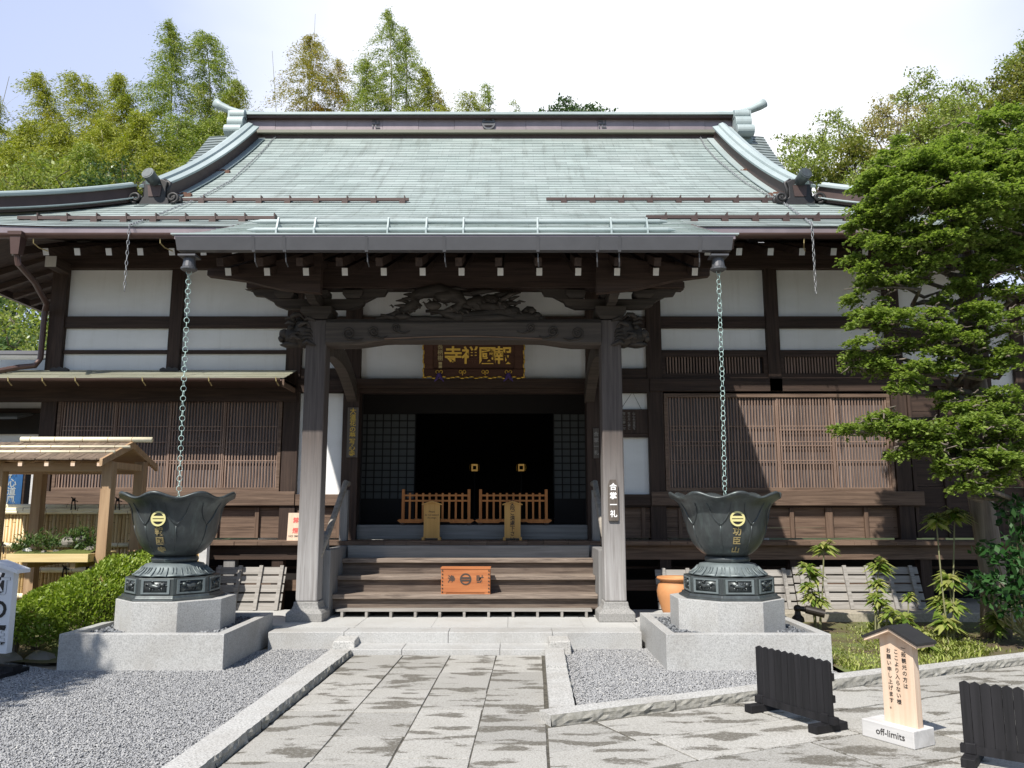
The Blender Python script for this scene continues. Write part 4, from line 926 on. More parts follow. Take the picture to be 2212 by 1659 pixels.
# name board
nb = T('temple_name_board', 'dark framed name board with gold characters above the doorway', 'name board', (XA(1024, 780, 11.85), 11.85, ZA(815, 11.85)))
nb.rotation_euler = (R(12), 0, 0)                     # leans forward
bw, bh = .74, .78
MB().box(-bw, bw, 0, .05, .10, bh).build('board', 'lacquer', nb, local=True)
mb = MB()
for x0, x1, z0, z1 in ((-bw-.02, bw+.02, 0, .13), (-bw-.02, bw+.02, bh-.1, bh), (-bw-.02, -bw+.13, .13, bh-.1), (bw-.13, bw+.02, .13, bh-.1)): mb.box(x0, x1, -.03, .0, z0, z1)
mb.build('frame', 'lacquer', nb, local=True, bevel=.012)
mb = MB()
for k in range(22):
    x = -bw+2*bw*k/21; mb.blob((x, -.035, -.0+.012*sin(k*2.1)), (.042, .012, .013), 8, 5)
for sgn in (-1, 1):
    for k in range(11): mb.blob((sgn*(bw+.015+.008*sin(k*2.3)), -.035, .04+k*.068), (.012, .012, .040), 8, 5)
for x in (-.52, -.17, .17, .52): 
    for q in (-1, 1): mb.torus((x+q*.028, -.034, .085), .022, .007, Matrix.Rotation(pi/2, 3, 'X'), 10, 5)
    mb.box(x-.006, x+.006, -.037, -.03, .03, .085)
mb.build('gilt_edging', 'gold', nb, local=True, smooth=True)
mb = MB()
for ch, u in (('寺', 979), ('禅', 1017), ('國', 1053), ('報', 1087)): mb.text(ch, (XA(u, 770, 11.8)-nb.location.x, -.004, .335), .275, bold=.022)
mb.build('lettering', 'gold', nb, local=True)
MB().text('永長柄樹', (-.505, -.004, .42), .085, bold=.01).box(-.53, -.48, -.006, 0, .19, .23).box(-.53, -.48, -.006, 0, .14, .18).build('small_lettering', 'dullgold', nb, local=True)
for x in (-.52, .52): MB().tube([(x, -.05, .06), (x-.03, -.06, -.01), (x-.07, -.05, -.06)], [.03, .022, .006], 8).tube([(x, -.05, .06), (x+.03, -.06, -.01), (x+.07, -.05, -.06)], [.03, .022, .006], 8).build('purple_tie', 'purple', nb, local=True)
# plaques
def plaque(name, label, u, v0, v1, Y, w, txt, tm, mat='plaque', bold=.012, size=None, gap=1.0, round_=False, off=0):
    x, z0, z1 = XA(u, (v0+v1)/2, Y), ZA(v1, Y), ZA(v0, Y); t_ = T(name, label, 'plaque', (x, Y, z0)); h = z1-z0
    if round_: MB().prism([(-w/2, 0), (w/2, 0), (w/2, h-.07), (w*.3, h), (-w*.3, h), (-w/2, h-.07)], (0, 0, 0), (1,0,0), (0,0,1), (0, .025, 0)).build('board', mat, t_, local=True)
    else: MB().box(-w/2, w/2, 0, .025, 0, h).build('board', mat, t_, local=True, bevel=.003)
    sz = size or h*.9/len(txt)
    MB().text(txt, (off, 0, h*.5), sz, bold=bold, gap=gap).build('lettering', tm, t_, local=True); return t_
plaque('post_plaque', 'grey wooden plaque with gold brush characters on the left door post', 761.5, 880, 988, PF-.03, .165, '大道花の夢写心寺', 'gold', bold=.012, size=.098, gap=.95)
plaque('column_plaque', 'narrow wooden plaque with white characters on the right porch column', 1325, 1036, 1125, CYF-.03, .125, '合掌一礼', 'whitepaint', bold=.03, size=.092, gap=1.22, round_=True)
plaque('faded_plaque', 'faded dark plaque on the door post behind the right column', 1288, 925, 990, PF-.03, .085, '合掌一礼', 'faint', bold=.01, size=.075, gap=1.25)
wb = T('hanging_board', 'dark board of white brush writing hung by a cord on the plaster', 'board', (XA(1368, 910, WY-.05), WY-.05, ZA(937, WY-.05)))
hz_ = ZA(884, WY-.05)-ZA(937, WY-.05); w = .235
MB().box(-w, w, 0, .03, 0, hz_).build('board', 'plaque', wb, local=True, bevel=.004).data.materials[0] = M['darkz']
MB().box(-w-.06, w+.06, -.01, .045, -.055, -.002).build('shelf', 'dark', wb, local=True)
mb = MB()
for i, s_ in enumerate(('山心永道風写', '花の月心夢に', '雪心の夢一写')): mb.text(s_, (.01-.075*i, 0, hz_*.52), .044, bold=.0, gap=1.05)
mb.build('lettering', 'faint', wb, local=True)
zc = hz_+.27
MB().tube([(-w*.8, .01, hz_), (-.0, .02, zc), (w*.55, .01, hz_)], .004, 5).build('cord', 'ink', wb, local=True)
# no smoking notice
ns = T('no_smoking_notice', 'pale wooden notice in red and black leaning beside the left porch column', 'notice', (XA(643, 1150, 11.75), 11.75, VZ), 0); ns.rotation_euler = (R(-6), 0, 0)
MB().box(-.155, .155, 0, .02, 0, .40).build('board', 'cypress', ns, local=True)
MB().text('禁煙', (-.04, 0, .22), .085, bold=.02, gap=1.75).build('red_lettering', 'red', ns, local=True)
MB().text('境内', (.055, 0, .26), .06, bold=.01, gap=1.6).text('NO SMOKING', (0, 0, .065), .042, vertical=False, bold=.004).build('black_lettering', 'ink', ns, local=True)
# offering box
ob = T('offering_box', 'reddish wooden offering box with black crest standing on the stair', 'offering box', (XA(1004.5, 1260, 10.52), 10.71, .475))
bw, bh = .32, .335
MB().box(-bw, bw, -.06, .16, .02, bh).build('body', 'orangebox', ob, local=True, bevel=.004)
MB().box(-bw-.006, bw+.006, -.067, .165, bh-.014, bh+.004).build('lid', 'orangebox', ob, local=True); MB().box(-bw+.07, bw-.07, -.05, .14, 0, .02).box(-bw, -bw+.07, -.06, .16, 0, .02).box(bw-.07, bw, -.06, .16, 0, .02).build('foot', 'orangebox', ob, local=True)
crest(MB(), (0, -.061, bh*.57), .075, th=.003).build('crest', 'burn', ob, local=True)
MB().text('浄', (-.185, -.06, bh*.58), .10, bold=.022).text('財', (.185, -.06, bh*.58), .10, bold=.022).build('lettering', 'burn', ob, local=True)
for sg in (-1, 1):
    for k in range(7): MB().blob((sg*(bw-.018), -.064, .03+k*.045), (.0095, .009, .0095), 8, 6).build('stud', 'burn', ob, local=True, smooth=True)
# barrier fences inside the doorway
def barrier(label, u0, u1, first=None):
    Y = WY+.02; x = XA((u0+u1)/2, 1100, Y)
    t_ = T('wooden_barrier', label, 'barrier', (x, Y, TH), 0, 'orange barriers in the doorway'); w = (XA(u1, 1100, Y)-XA(u0, 1100, Y))/2; H = ZA(1057, Y)-TH
    for s_ in (-1, 1): MB().box(s_*w-.022, s_*w+.022, -.022, .022, .07, H).build('end_post', 'orange', t_, local=True, bevel=.003)
    for k in range(1, 10): xx = -w+2*w*k/10; MB().box(xx-.015, xx+.015, -.012, .012, .08, H-.055).build('picket', 'orange', t_, local=True)
    for z in (H-.105, H-.185): MB().box(-w, w, -.019, -.012, z, z+.026).box(-w, w, .012, .019, z, z+.026).build('rail', 'orange', t_, local=True)
    e = w+.085
    MB().prism([(-e, .065), (-e+.05, .03), (-w*.45, .03), (-w*.4, .045), (w*.4, .045), (w*.45, .03), (e-.05, .03), (e, .065), (e-.03, .085), (-e+.03, .085)], (0, -.03, 0), (1,0,0), (0,0,1), (0, .06, 0)).build('base_rail', 'orange', t_, local=True)
    for s_ in (-1, 1): MB().box(s_*w-.03, s_*w+.03, -.05, .12, 0, .03).build('foot', 'dark', t_, local=True)
    return t_
barrier('orange picket barrier in the left half of the doorway', 871, 1013); barrier('orange picket barrier in the right half of the doorway', 1038, 1180)
def notice(label, u, en):
    Y = 11.9; t_ = T('standing_notice', label, 'notice', (XA(u, 1130, Y), Y, VZ), 0, 'yellow notices on the veranda'); H = ZA(1082, Y)-VZ; w = .118
    MB().prism([(-w, .03), (w, .03), (w, H-.05), (0, H-.022), (-w, H-.05)], (0, 0, 0), (1,0,0), (0,0,1), (0, .025, 0)).build('board', 'yellowwood', t_, local=True)
    for s_ in (-1, 1):
        MB().hexa([(0, -.03, H-.02), (s_*(w+.03), -.03, H-.062), (s_*(w+.03), .055, H-.062), (0, .055, H-.02), (0, -.03, H), (s_*(w+.03), -.03, H-.045), (s_*(w+.03), .055, H-.045), (0, .055, H)]).build('cap_board', 'yellowwood', t_, local=True)
        MB().box(s_*(w)-.02, s_*w+.02, -.06, .09, 0, .045).build('foot', 'yellowwood', t_, local=True)
    if en: 
        mb = MB()
        for s_, z in (('Please', .45), ('do not ascend', .40), ('the steps', .35)): mb.text(s_, (0, 0, z*H/.62), .036, vertical=False)
        mb.build('lettering', 'ink', t_, local=True)
    else: MB().text('昇段ご遠慮下さい', (0, 0, H*.50), .076, bold=.012, gap=.99).build('lettering', 'ink', t_, local=True)
    return t_
notice('small yellow standing notice with English words before the left barrier', 932.5, True); notice('small yellow standing notice with black Japanese characters before the right barrier', 1107, False)
for u, lab in ((1025, 'small square gold lamp glowing in the dark doorway, nearer the left screen'), (1126, 'small square gold lamp glowing in the dark doorway, nearer the right screen')):
    Y = 16.0; p = at(u, 1010, Y); t_ = T('altar_lamp', lab, 'lamp', p, 0, 'gold lamps inside the hall'); q = .062
    MB().box(-q, q, 0, .06, .038, .07).box(-q, q, 0, .06, -.07, -.038).box(-q, -.036, 0, .06, -.038, .038).box(.036, q, 0, .06, -.038, .038).build('face', 'lampgold', t_, local=True)
    for s_ in (-1, 1): MB().tube([(s_*.088, 0, -.065), (s_*.098, 0, 0), (s_*.088, 0, .065)], .006, 6).build('side_rib', 'gold', t_, local=True)
    MB().box(-.02, .02, .05, .09, -.11, -.10).tube([(0, .08, -.1), (0, .08, -p[2]+TH)], .012, 6).build('stand', 'onidark', t_, local=True)
# =====================================================================================
#  GROUND, PATHS, STONE
# =====================================================================================
mb = MB()
mb.add([(-400, -200, -.012), (400, -200, -.012), (400, 600, -.012), (-400, 600, -.012)], [(0,1,2,3)]); tag(mb.build('ground', 'earth'), kind='structure')
mb = MB(); nx, ny = 70, 30
for j in range(ny):
    y = 24+j*4.5
    for i in range(nx):
        x = -95+190*i/(nx-1); h = max(0, (y-25)*.27)*(1+.2*sin(x*.11)+.15*sin(x*.05+2))+.4*sin(x*.7+y*.3)-.6; mb.v.append((x, y, min(h, 26)))
for j in range(ny-1):
    for i in range(nx-1): a = j*nx+i; mb.f.append((a, a+1, a+nx+1, a+nx))
tag(mb.build('hill', 'hill', smooth=True), kind='structure')
# unseen slope added behind the viewer to cut low skylight on the facade
mb = MB(); nx, ny = 40, 10
for j in range(ny):
    y = -11-j*4.5
    for i in range(nx): x = -70+140*i/(nx-1); mb.v.append((x, y, min(9, j*2.6)*(1+.2*sin(x*.2)+.12*sin(x*.71+j))-.3))
for j in range(ny-1):
    for i in range(nx-1): a = j*nx+i; mb.f.append((a, a+nx, a+nx+1, a+1))
tag(mb.build('hill', 'hill', smooth=True), kind='structure')
# stone platform under the porch
plat = T('stone_platform', 'pale granite platform under the porch with a low step in front', 'platform', (-.65, 9.9, 0))
FX0, FX1, FY = -2.76, 1.47, 9.33
mb = MB(); xs = [FX0, -1.90, -.72, .46, FX1]
for a, b_ in zip(xs[:-1], xs[1:]): mb.box(a+.002, b_-.002, FY, FY+.34, 0, PLZ-.002)
mb.build('edge_block', 'granite', plat, bevel=.006)
mb = MB(); xs = [-4.46, -3.5, -2.72, -1.85, -.95, -.05, .85, 1.47, 2.4, 3.15]
for i, (a, b_) in enumerate(zip(xs[:-1], xs[1:])):
    for y0, y1 in ((9.80, 10.6), (10.6, 11.3)): mb.box(a+.002, b_-.002, y0+.002, y1-.002, 0, PLZ+.001*((i*7) % 3))
for a, b_ in zip(xs[2:7], xs[3:8]): mb.box(a+.002, b_-.002, FY+.345, 9.798, 0, PLZ)
mb.build('paving_top', 'granitec', plat)
mb = MB()
for a, b_ in ((-1.78, -1.19), (-1.19, -.13), (-.13, .42)): mb.box(a+.002, b_-.002, 8.93, FY-.003, 0, .078)
mb.build('front_step', 'granite', plat, bevel=.006)
for x, s_ in ((-1.84, -1), (.52, 1)):
    mb = MB(); mb.hexa([(x-.13, 8.98, 0), (x+.13, 9.0, 0), (x+.12, FY-.005, 0), (x-.12, FY-.005, 0), (x-.11, 9.0, .15), (x+.12, 9.03, .15), (x+.11, FY-.005, .16), (x-.11, FY-.005, .16)]); mb.build('rough_corner_stone', 'kerb', plat, bevel=.012)
# concrete footing under the veranda, right and left
tag(MB().box(3.17, 9, 10.86, 12.6, 0, .212).build('footing', 'concrete', bevel=.01), 'long low concrete footing below the veranda behind the flower bed', 'footing')
tag(MB().box(-9, -4.48, 11.2, 12.6, 0, .19).build('footing', 'concrete'), 'concrete footing behind the bamboo fence on the left', 'footing')
# main path: four lanes of slabs running to the step, slightly skewed
SK = .027
def lane_x(k, y): return [-1.70, -1.168, -.664, -.168, .324][k]+SK*(y-8.92)
base = MB().add([(-2.0, -2, .0135), (.4, -2, .0135), (.4, 8.95, .0135), (-1.95, 8.95, .0135)], [(0,1,2,3)]); tag(base.build('path', 'joint'), kind='structure')
mb = MB()
for k in range(4):
    y = 8.925; g = .005
    while y > -1:
        l = rng.uniform(.55, .95); y2 = y-l; z = .02+rng.uniform(-.002, .002)
        j = rng.uniform(-.004, .004, 8); P = [(lane_x(k, y2)+g+j[0], y2+.008+j[1]*.4), (lane_x(k+1, y2)-g+j[2], y2+.008+j[3]*.4), (lane_x(k+1, y)-g+j[4], y-.004), (lane_x(k, y)+g+j[5], y-.004)]
        mb.hexa([(a, b_, -.01) for a, b_ in P]+[(a, b_, z) for a, b_ in P]); y = y2
tag(mb.build('path_slabs', 'slab', bevel=.003), kind='structure')
# side pavement, lanes parallel to the oblique kerb
K0, K1, K2 = (.283, 6.11), (2.08, 7.03), (5.35, 8.49)
kd = Vector((K2[0]-K0[0], K2[1]-K0[1])).normalized(); kn = Vector((kd.y, -kd.x))
base = MB().add([(.405, -2, .0115), (12, -2, .0115), (12, 11.6, .0115), K2+(.0115,), K1+(.0115,), (.30, 6.11, .0115)], [(0,1,2,3,4,5)]); tag(base.build('pavement', 'joint'), kind='structure')
mb = MB(); off = .012; row = 0
def clip_lane(P):
    out_ = []; dist = lambda p: p[0]-lane_x(4, p[1])-.012
    for i, p in enumerate(P):
        q_ = P[(i+1) % len(P)]; d0, d1 = dist(p), dist(q_)
        if d0 >= 0: out_.append(p)
        if (d0 < 0) != (d1 < 0): k_ = d0/(d0-d1); out_.append((p[0]+(q_[0]-p[0])*k_, p[1]+(q_[1]-p[1])*k_))
    return out_
while off < 8:
    wd = rng.uniform(.52, .68); t0 = -8+rng.uniform(0, 1)
    while t0 < 9:
        l = rng.uniform(.8, 1.5); g = .010
        q = lambda a, b_: (K0[0]+kd.x*a+kn.x*b_, K0[1]+kd.y*a+kn.y*b_)
        jit = rng.uniform(-.006, .006, 4); sl = .10
        P = [q(t0+g, off+wd-g+jit[0]), q(t0+l-g, off+wd-g+jit[1]), q(t0+l-g, off+g+jit[2]), q(t0+g, off+g+jit[3])]
        P = clip_lane(P)
        if len(P) > 2 and min(b_ for a, b_ in P) > -2:
            z = .018+rng.uniform(-.0025, .0025); mb.prism(P, (0, 0, -.01), (1,0,0), (0,1,0), (0, 0, z+.01))
        t0 += l
    off += wd
tag(mb.build('pavement_slabs', 'slab', bevel=.003), kind='structure')
# kerbs of split granite: smooth top, rough face
def kerb_run(pts, w, h, side, lens=(.7, 1.2), rough=.012):
    top, face = MB(), MB(); pts = [Vector((*p, 0)) for p in pts]
    for a, b_ in zip(pts[:-1], pts[1:]):
        L_ = (b_-a).length; d = (b_-a)/L_; n = Vector((d.y, -d.x, 0))*side; t0 = 0
        while t0 < L_-.05:
            l = min(rng.uniform(*lens), L_-t0)
            if L_-t0-l < .3: l = L_-t0
            hh = h+rng.uniform(-.012, .012); m = max(3, int(l/.05)); k = len(face.v); rows = 4
            ed = [rng.normal()*rough*.25 for _ in range(m+1)]
            for r in range(rows+1):
                for i in range(m+1):
                    p = a+d*(t0+.003+(l-.006)*i/m)+n*(w+ed[i]+(rng.normal()*rough*.5 if 0 < r < rows else 0)+(rough*.6 if r < rows else 0)-(.0 if r < rows else .0)); face.v.append((p.x, p.y, hh*r/rows-.0))
            for r in range(rows):
                for i in range(m): q = k+r*(m+1)+i; face.f.append((q, q+1, q+m+2, q+m+1))
            k = len(top.v)
            for i in range(m+1):
                p0 = a+d*(t0+.003+(l-.006)*i/m); p1 = p0+n*(w+ed[i]); top.v += [(p0.x, p0.y, 0), (p0.x, p0.y, hh), (p1.x, p1.y, hh+.0005)]
            for i in range(m):
                q = k+i*3; top.f += [(q, q+3, q+4, q+1), (q+1, q+4, q+5, q+2)]
            for e in (0, m):
                q = k+e*3; p1 = top.v[q+2]; top.v.append((p1[0], p1[1], 0)); top.f.append((q, q+1, q+2, len(top.v)-1))
            t0 += l
    o = top.build('kerb', 'kerb', fix=False); f_ = face.build('kerb_face', 'kerbrough', smooth=False, fix=False)
    for x in (o, f_): tag(x, kind='structure')
kerb_run([(lane_x(0, 0)-.255, -1), (lane_x(0, 8.92)-.255, 8.92)], .225, .09, 1)
kerb_run([(lane_x(4, 8.92)+.03, 8.92), (lane_x(4, 6.4)+.03, 6.4)], .20, .08, -1)
e1 = (K0[0]-kn.x*.19, K0[1]-kn.y*.19); e2 = (K2[0]+kd.x*5-kn.x*.19, K2[1]+kd.y*5-kn.y*.19)
kerb_run([e1, e2], .18, .092, 1, (.6, 1.2), .009)
# gravel: bed sheets and loose pebbles
def in_poly(px, py, poly):
    c = np.zeros(len(px), dtype=bool); n = len(poly); j = n-1
    for i in range(n):
        xi, yi = poly[i]; xj, yj = poly[j]
        c ^= ((yi > py) != (yj > py)) & (px < (xj-xi)*(py-yi)/(yj-yi+1e-12)+xi); j = i
    return c
GLP = [(lane_x(0, -1)-.25, -1), (lane_x(0, 9.3)-.25, 9.36), (-2.7, 9.36), (-2.84, 9.2), (-2.84, 8.15), (-4.47, 8.15), (-5.5, 8.7), (-9, 9.0), (-9, -1)]
GRP = [(.52, 6.38), (.56, 9.36), (1.52, 9.36), (1.52, 8.15), (3.15, 8.15), (3.16, 7.58)]
for P in (GLP, GRP): tag(MB().add([(a, b_, .006) for a, b_ in P], [tuple(range(len(P)))]).build('gravel_ground', 'gravelbed'), kind='structure')
OV = np.array([(1,0,0),(-1,0,0),(0,1,0),(0,-1,0),(0,0,1),(0,0,-1)], dtype=np.float32)
OF = np.array([(0,2,4),(2,1,4),(1,3,4),(3,0,4),(2,0,5),(1,2,5),(3,1,5),(0,3,5)], dtype=np.int32)
def pebbles(name, poly, n, r0, r1, z, mat, parent=None, ymin=-9, dens=None):
    a = np.array(poly); lo, hi = a.min(0), a.max(0); lo[1] = max(lo[1], ymin)
    P = rng.uniform(lo, hi, size=(n*3, 2))
    P = P[in_poly(P[:, 0], P[:, 1], poly)]
    vis = np.abs(P[:, 0]) < .72*P[:, 1]+.4; P = P[vis][:n]; k = len(P)
    sc = rng.uniform(r0, r1, size=(k, 1, 1))*np.stack([rng.uniform(.8, 1.4, k), rng.uniform(.7, 1.1, k), rng.uniform(.4, .8, k)], 1)[:, None, :]
    A = rng.normal(size=(k, 3)); A = unit(A); B = unit(np.cross(A, rng.normal(size=(k, 3)))); C = np.cross(A, B)
    V = OV[None]*sc; th = rng.uniform(0, 2*pi, k); ct, st_ = np.cos(th)[:, None], np.sin(th)[:, None]
    tl = rng.normal(size=(k, 1))*.35
    x = V[:, :, 0]*ct-V[:, :, 1]*st_; y = V[:, :, 0]*st_+V[:, :, 1]*ct; zz = V[:, :, 2]+x*tl
    V = np.stack([x+P[:, :1], y+P[:, 1:2], zz+z+rng.uniform(0, r1*.7, (k, 1))], 2).reshape(-1, 3)
    F = (OF[None]+6*np.arange(k)[:, None, None]).reshape(-1, 3)
    o = fast_mesh(name, V, F, mat, parent); o['kind'] = 'stuff'; return o
tag(pebbles('gravel', GLP, 80000, .006, .0108, .008, 'gravel', ymin=4.6), 'grey crushed gravel covering the yard left of the path', 'gravel')
tag(pebbles('gravel', GRP, 24000, .0065, .012, .008, 'gravel'), 'grey crushed gravel in the corner right of the path', 'gravel')
# soil beds
tag(MB().add([(K1[0]+.9, K1[1]+.55, .05), (12, 11.3, .05), (12, 11.6, .10), (3.15, 10.88, .10), (3.15, 7.62, .05)], [(0,1,2,3,4)]).build('flower_bed', 'soil'), kind='structure')
mb = MB(); n = 18
for i in range(n):
    for j in range(n):
        x = -9.5+5.0*i/(n-1); y = 8.45+2.8*j/(n-1); mb.v.append((x, y, .03+.13*min(1, max(0, (y-8.6+.06*sin(x*5))/.35))+.012*sin(x*9)*cos(y*7)))
for i in range(n-1):
    for j in range(n-1): a = i*n+j; mb.f.append((a, a+n, a+n+1, a+1))
tag(mb.build('shrub_bed', 'soil', smooth=True), kind='structure')
for x, y, a in ((-4.9, 8.62, .16), (-5.25, 8.55, .2), (-4.62, 8.75, .12), (-5.7, 8.6, .2)):
    mb = MB().blob((x, y, .03), (a, a*.6, .09), 9, 6, .15); tag(mb.build('edging_rock', 'rock'), 'rough grey rock edging the shaded azalea bed', 'rock', 'rocks edging the azalea bed')
# ---------------- granite basins and bronze urns ----------------
PHL = -pi/2+pi/8; PH = PHL
def basin(cx, label):
    b0 = T('granite_basin', label, 'basin', (cx, 8.96, 0), 0, 'granite basins'); q = .815; w = .10; H = .357
    MB().box(cx-q, cx+q, 8.96-q, 8.96-q+w, 0, H).build('front_slab', 'granite', b0, bevel=.004); MB().box(cx-q, cx+q, 8.96+q-w, 8.96+q, 0, H).build('rear_slab', 'granite', b0, bevel=.004)
    for s_ in (-1, 1): MB().box(cx+s_*q-(w if s_ > 0 else 0), cx+s_*q+(w if s_ < 0 else 0), 8.96-q+w+.002, 8.96+q-w-.002, 0, H-.001).build('side_slab', 'granite', b0, bevel=.004)
    MB().box(cx-q+w, cx+q-w, 8.96-q+w, 8.96+q-w, 0, .30).build('fill', 'chip', b0)
    p = [(cx-q+w, 8.96-q+w), (cx+q-w, 8.96-q+w), (cx+q-w, 8.96+q-w), (cx-q+w, 8.96+q-w)]
    pebbles('stone_chipping', p, 2600, .014, .028, .30, 'chip', b0)
    o = MB().lathe([(.61, .25), (.61, .632)], (cx, 8.96, 0), 8, ph=PH).build('octagonal_pedestal', 'granite', b0, bevel=.004); return b0
basin(-3.655, 'square granite basin of dark chippings left of the path, partly in tree shade'); 
basin(2.335, 'square granite basin of dark chippings right of the path, behind the black fence')
def bowl_r(z):
    pr_ = [(1.065, .205), (1.10, .27), (1.15, .325), (1.22, .375), (1.32, .415), (1.45, .44), (1.56, .462), (1.62, .49), (1.665, .53), (1.695, .57), (1.71, .60)]
    for (z0, r0), (z1, r1) in zip(pr_[:-1], pr_[1:]):
        if z <= z1: return r0+(r1-r0)*(z-z0)/(z1-z0)
    return pr_[-1][1]
def urn(cx, cy, label, chars, em, tip, ph):
    u = T('bronze_urn', label, 'urn', (cx, cy, .632), 0, 'bronze lotus urns'); c = (cx, cy, 0); NB = 8
    bs = MB().lathe([(.545, .633), (.545, .648), (.515, .66), (.505, .685)], c, 8, ph=ph).build('base_slab', 'bronze', u, bevel=.004)
    R_ = .485; bd = MB().lathe([(R_, .686), (R_, .86)], c, 8, ph=ph).build('octagonal_base', 'bronze', u, bevel=.006)
    ap = R_*cos(pi/8); hw = R_*sin(pi/8)
    for k in range(8):
        a = ph+pi/8+k*pi/4; n = Vector((cos(a), sin(a), 0)); t_ = Vector((-sin(a), cos(a), 0))
        if n.y > .5: continue
        o = Vector((cx, cy, .775))+n*ap; f = MB()
        for x0, x1, z0, z1 in ((-hw*.80, hw*.80, .058, .074), (-hw*.80, hw*.80, -.074, -.058), (-hw*.80, -hw*.66, -.058, .058), (hw*.66, hw*.80, -.058, .058)):
            f.prism([(x0, z0), (x1, z0), (x1, z1), (x0, z1)], o-n*.002, t_, (0,0,1), n*.012)
        f.build('panel_frame', 'bronzelight', bd)
        rl = MB(); rs = random.Random(k+3); fl = 1 if k % 2 else -1
        def Q(x, z, d=.004): return o+t_*(x*fl)+Vector((0,0,z))+n*d
        rl.prism([(-hw*.66, -.058), (hw*.66, -.058), (hw*.66, .058), (-hw*.66, .058)], o-n*.001, t_, (0,0,1), n*.002)
        rl.tube([Q(-.055, .0), Q(-.02, .008), (Q(.02, -.004)), Q(.055, .01)], [.020, .024, .022, .018], 7)
        rl.blob(Q(.075, .022, .008), (.024, .024, .022), 8, 6, .15)
        for x in (-.06, -.03, .03, .062): rl.tube([Q(x, -.01), Q(x+rs.uniform(-.005, .018), -.03), Q(x+rs.uniform(-.015, .03), -.046)], [.010, .008, .006], 5)
        for i in range(7): x = rs.uniform(-.095, .1); z = rs.uniform(.0, .045); rl.tube([Q(x, z), Q(x+.015, z+.012, .012), Q(x+.03, z+.002, .008)], [.004, .007, .002], 5)
        rl.tube([Q(-.06, .005), Q(-.085, .03, .01), Q(-.1, .02, .008), Q(-.095, .04, .006)], [.010, .009, .007, .003], 5); rl.build('beast_relief', 'bronze', bd, smooth=True)
    # overturned lotus
    n16 = 16
    def fr(a, i): return (1+.03*cos((a-ph)*n16)*(i < 3), .010*abs(cos((a-ph)*n16/2))*(i < 2))
    lo = MB().lathe([(.40, .862), (.415, .874), (.385, .895), (.345, .925), (.32, .955), (.30, .985), (.235, 1.0)], c, 96, fr).build('lotus_base', 'bronzelight', u, smooth=True)
    pe = MB()
    for k in range(n16):
        a0 = ph+2*pi*k/n16; pr_ = [(.417, .875), (.387, .9), (.348, .93), (.322, .962)]
        for s_ in (-1, 1): pe.tube([(cx+(r+.004)*cos(a0+s_*(.045+.0*i)), cy+(r+.004)*sin(a0+s_*.045), z) for i, (r, z) in enumerate(pr_[1:])], .0065, 5)
        pe.tube([(cx+(r+.004)*cos(a0+pi/n16), cy+(r+.004)*sin(a0+pi/n16), z) for r, z in pr_], [.004, .007, .007, .006], 5)
        pe.tube([(cx+.348*cos(a0+d), cy+.348*sin(a0+d), .915-.01*cos(d/.045*1.57)) for d in (-.045, -.02, .02, .045)], .0065, 5)
    pe.build('petal_ridge', 'bronzelight', lo, smooth=True)
    MB().lathe([(.215, .995), (.238, 1.01), (.246, 1.035), (.238, 1.06), (.21, 1.072)], c, 40).build('neck_ring', 'bronze', u, smooth=True)
    zz = [1.065, 1.08, 1.10, 1.125, 1.15, 1.185, 1.22, 1.27, 1.32, 1.385, 1.45, 1.51, 1.56, 1.60, 1.635, 1.665, 1.69, 1.71]
    prof = [(bowl_r(z), z) for z in zz]+[(.607, 1.726), (.592, 1.736)]+[(bowl_r(z)-.03, z+.006) for z in reversed(zz[6:])]
    no = len(zz); ns = len(prof)
    def fb(a, i):
        z = prof[i][1]; wv = cos((a-tip)*NB); k = max(0, (z-1.56)/.17)**1.6
        lobe = .012*abs(sin((a-tip)*NB/2))*min(1, max(0, (z-1.08)/.25)) if i < no else 0
        return (1-.03*wv*k+lobe, -.030*wv*min(1, k)-.0)
    b_ = MB().lathe(prof, c, 128, fb, True, True).build('bowl', 'bronze', u, smooth=True)
    ri = MB()
    for k in range(NB):
        a0 = tip+2*pi*k/NB; rr = lambda z, a: (cx+(bowl_r(z)*(1+.012*abs(sin((a-tip)*NB/2)))+.002)*cos(a), cy+(bowl_r(z)*(1+.012*abs(sin((a-tip)*NB/2)))+.002)*sin(a), z)
        am = a0+pi/NB
        ri.tube([rr(z, a0) for z in (1.12, 1.18, 1.25, 1.33, 1.40)], [.003, .006, .007, .007, .006], 6)
        for s_ in (-1, 1):
            ri.tube([rr(1.405, a0), rr(1.43, a0+s_*.05), rr(1.47, a0+s_*.13), rr(1.53, a0+s_*.20), rr(1.59, a0+s_*.235), rr(1.64, a0+s_*.25)], [.006, .0085, .009, .008, .005, .002], 6)
    ri.build('petal_ridge', 'bronze', b_, smooth=True)
    n = Vector((sin(em), -cos(em), 0)); t_ = Vector((cos(em), sin(em), 0)); z = 1.475; o = Vector((cx, cy, 0))+n*(bowl_r(z)+.012)+Vector((0, 0, z))
    cr = MB(); cr.lathe([(.0775, 0), (.0775, .008)], (0, 0, 0), 32); cr.v = [tuple(o+t_*p[0]*.98+Vector((0, 0, p[1]*.98))+n*(p[2]-.006)) for p in cr.v]; dk = cr.build('crest_ground', 'onidark', b_)
    crest(MB(), o+n*.002, .079, t_, (0,0,1), n, .008).build('crest', 'paleyellow', b_)
    lt = MB()
    for i, ch in enumerate(chars):
        z = 1.345-i*.098; dr = (bowl_r(z+.02)-bowl_r(z-.02))/.04; up = (Vector((0,0,1))+n*dr).normalized(); nn_ = t_.cross(up) if t_.cross(up).dot(n) > 0 else -t_.cross(up)
        p = Vector((cx, cy, z))+n*(bowl_r(z)*1.012+.003); lt.text(ch, p, .092, t_, up, nn_, bold=.02)
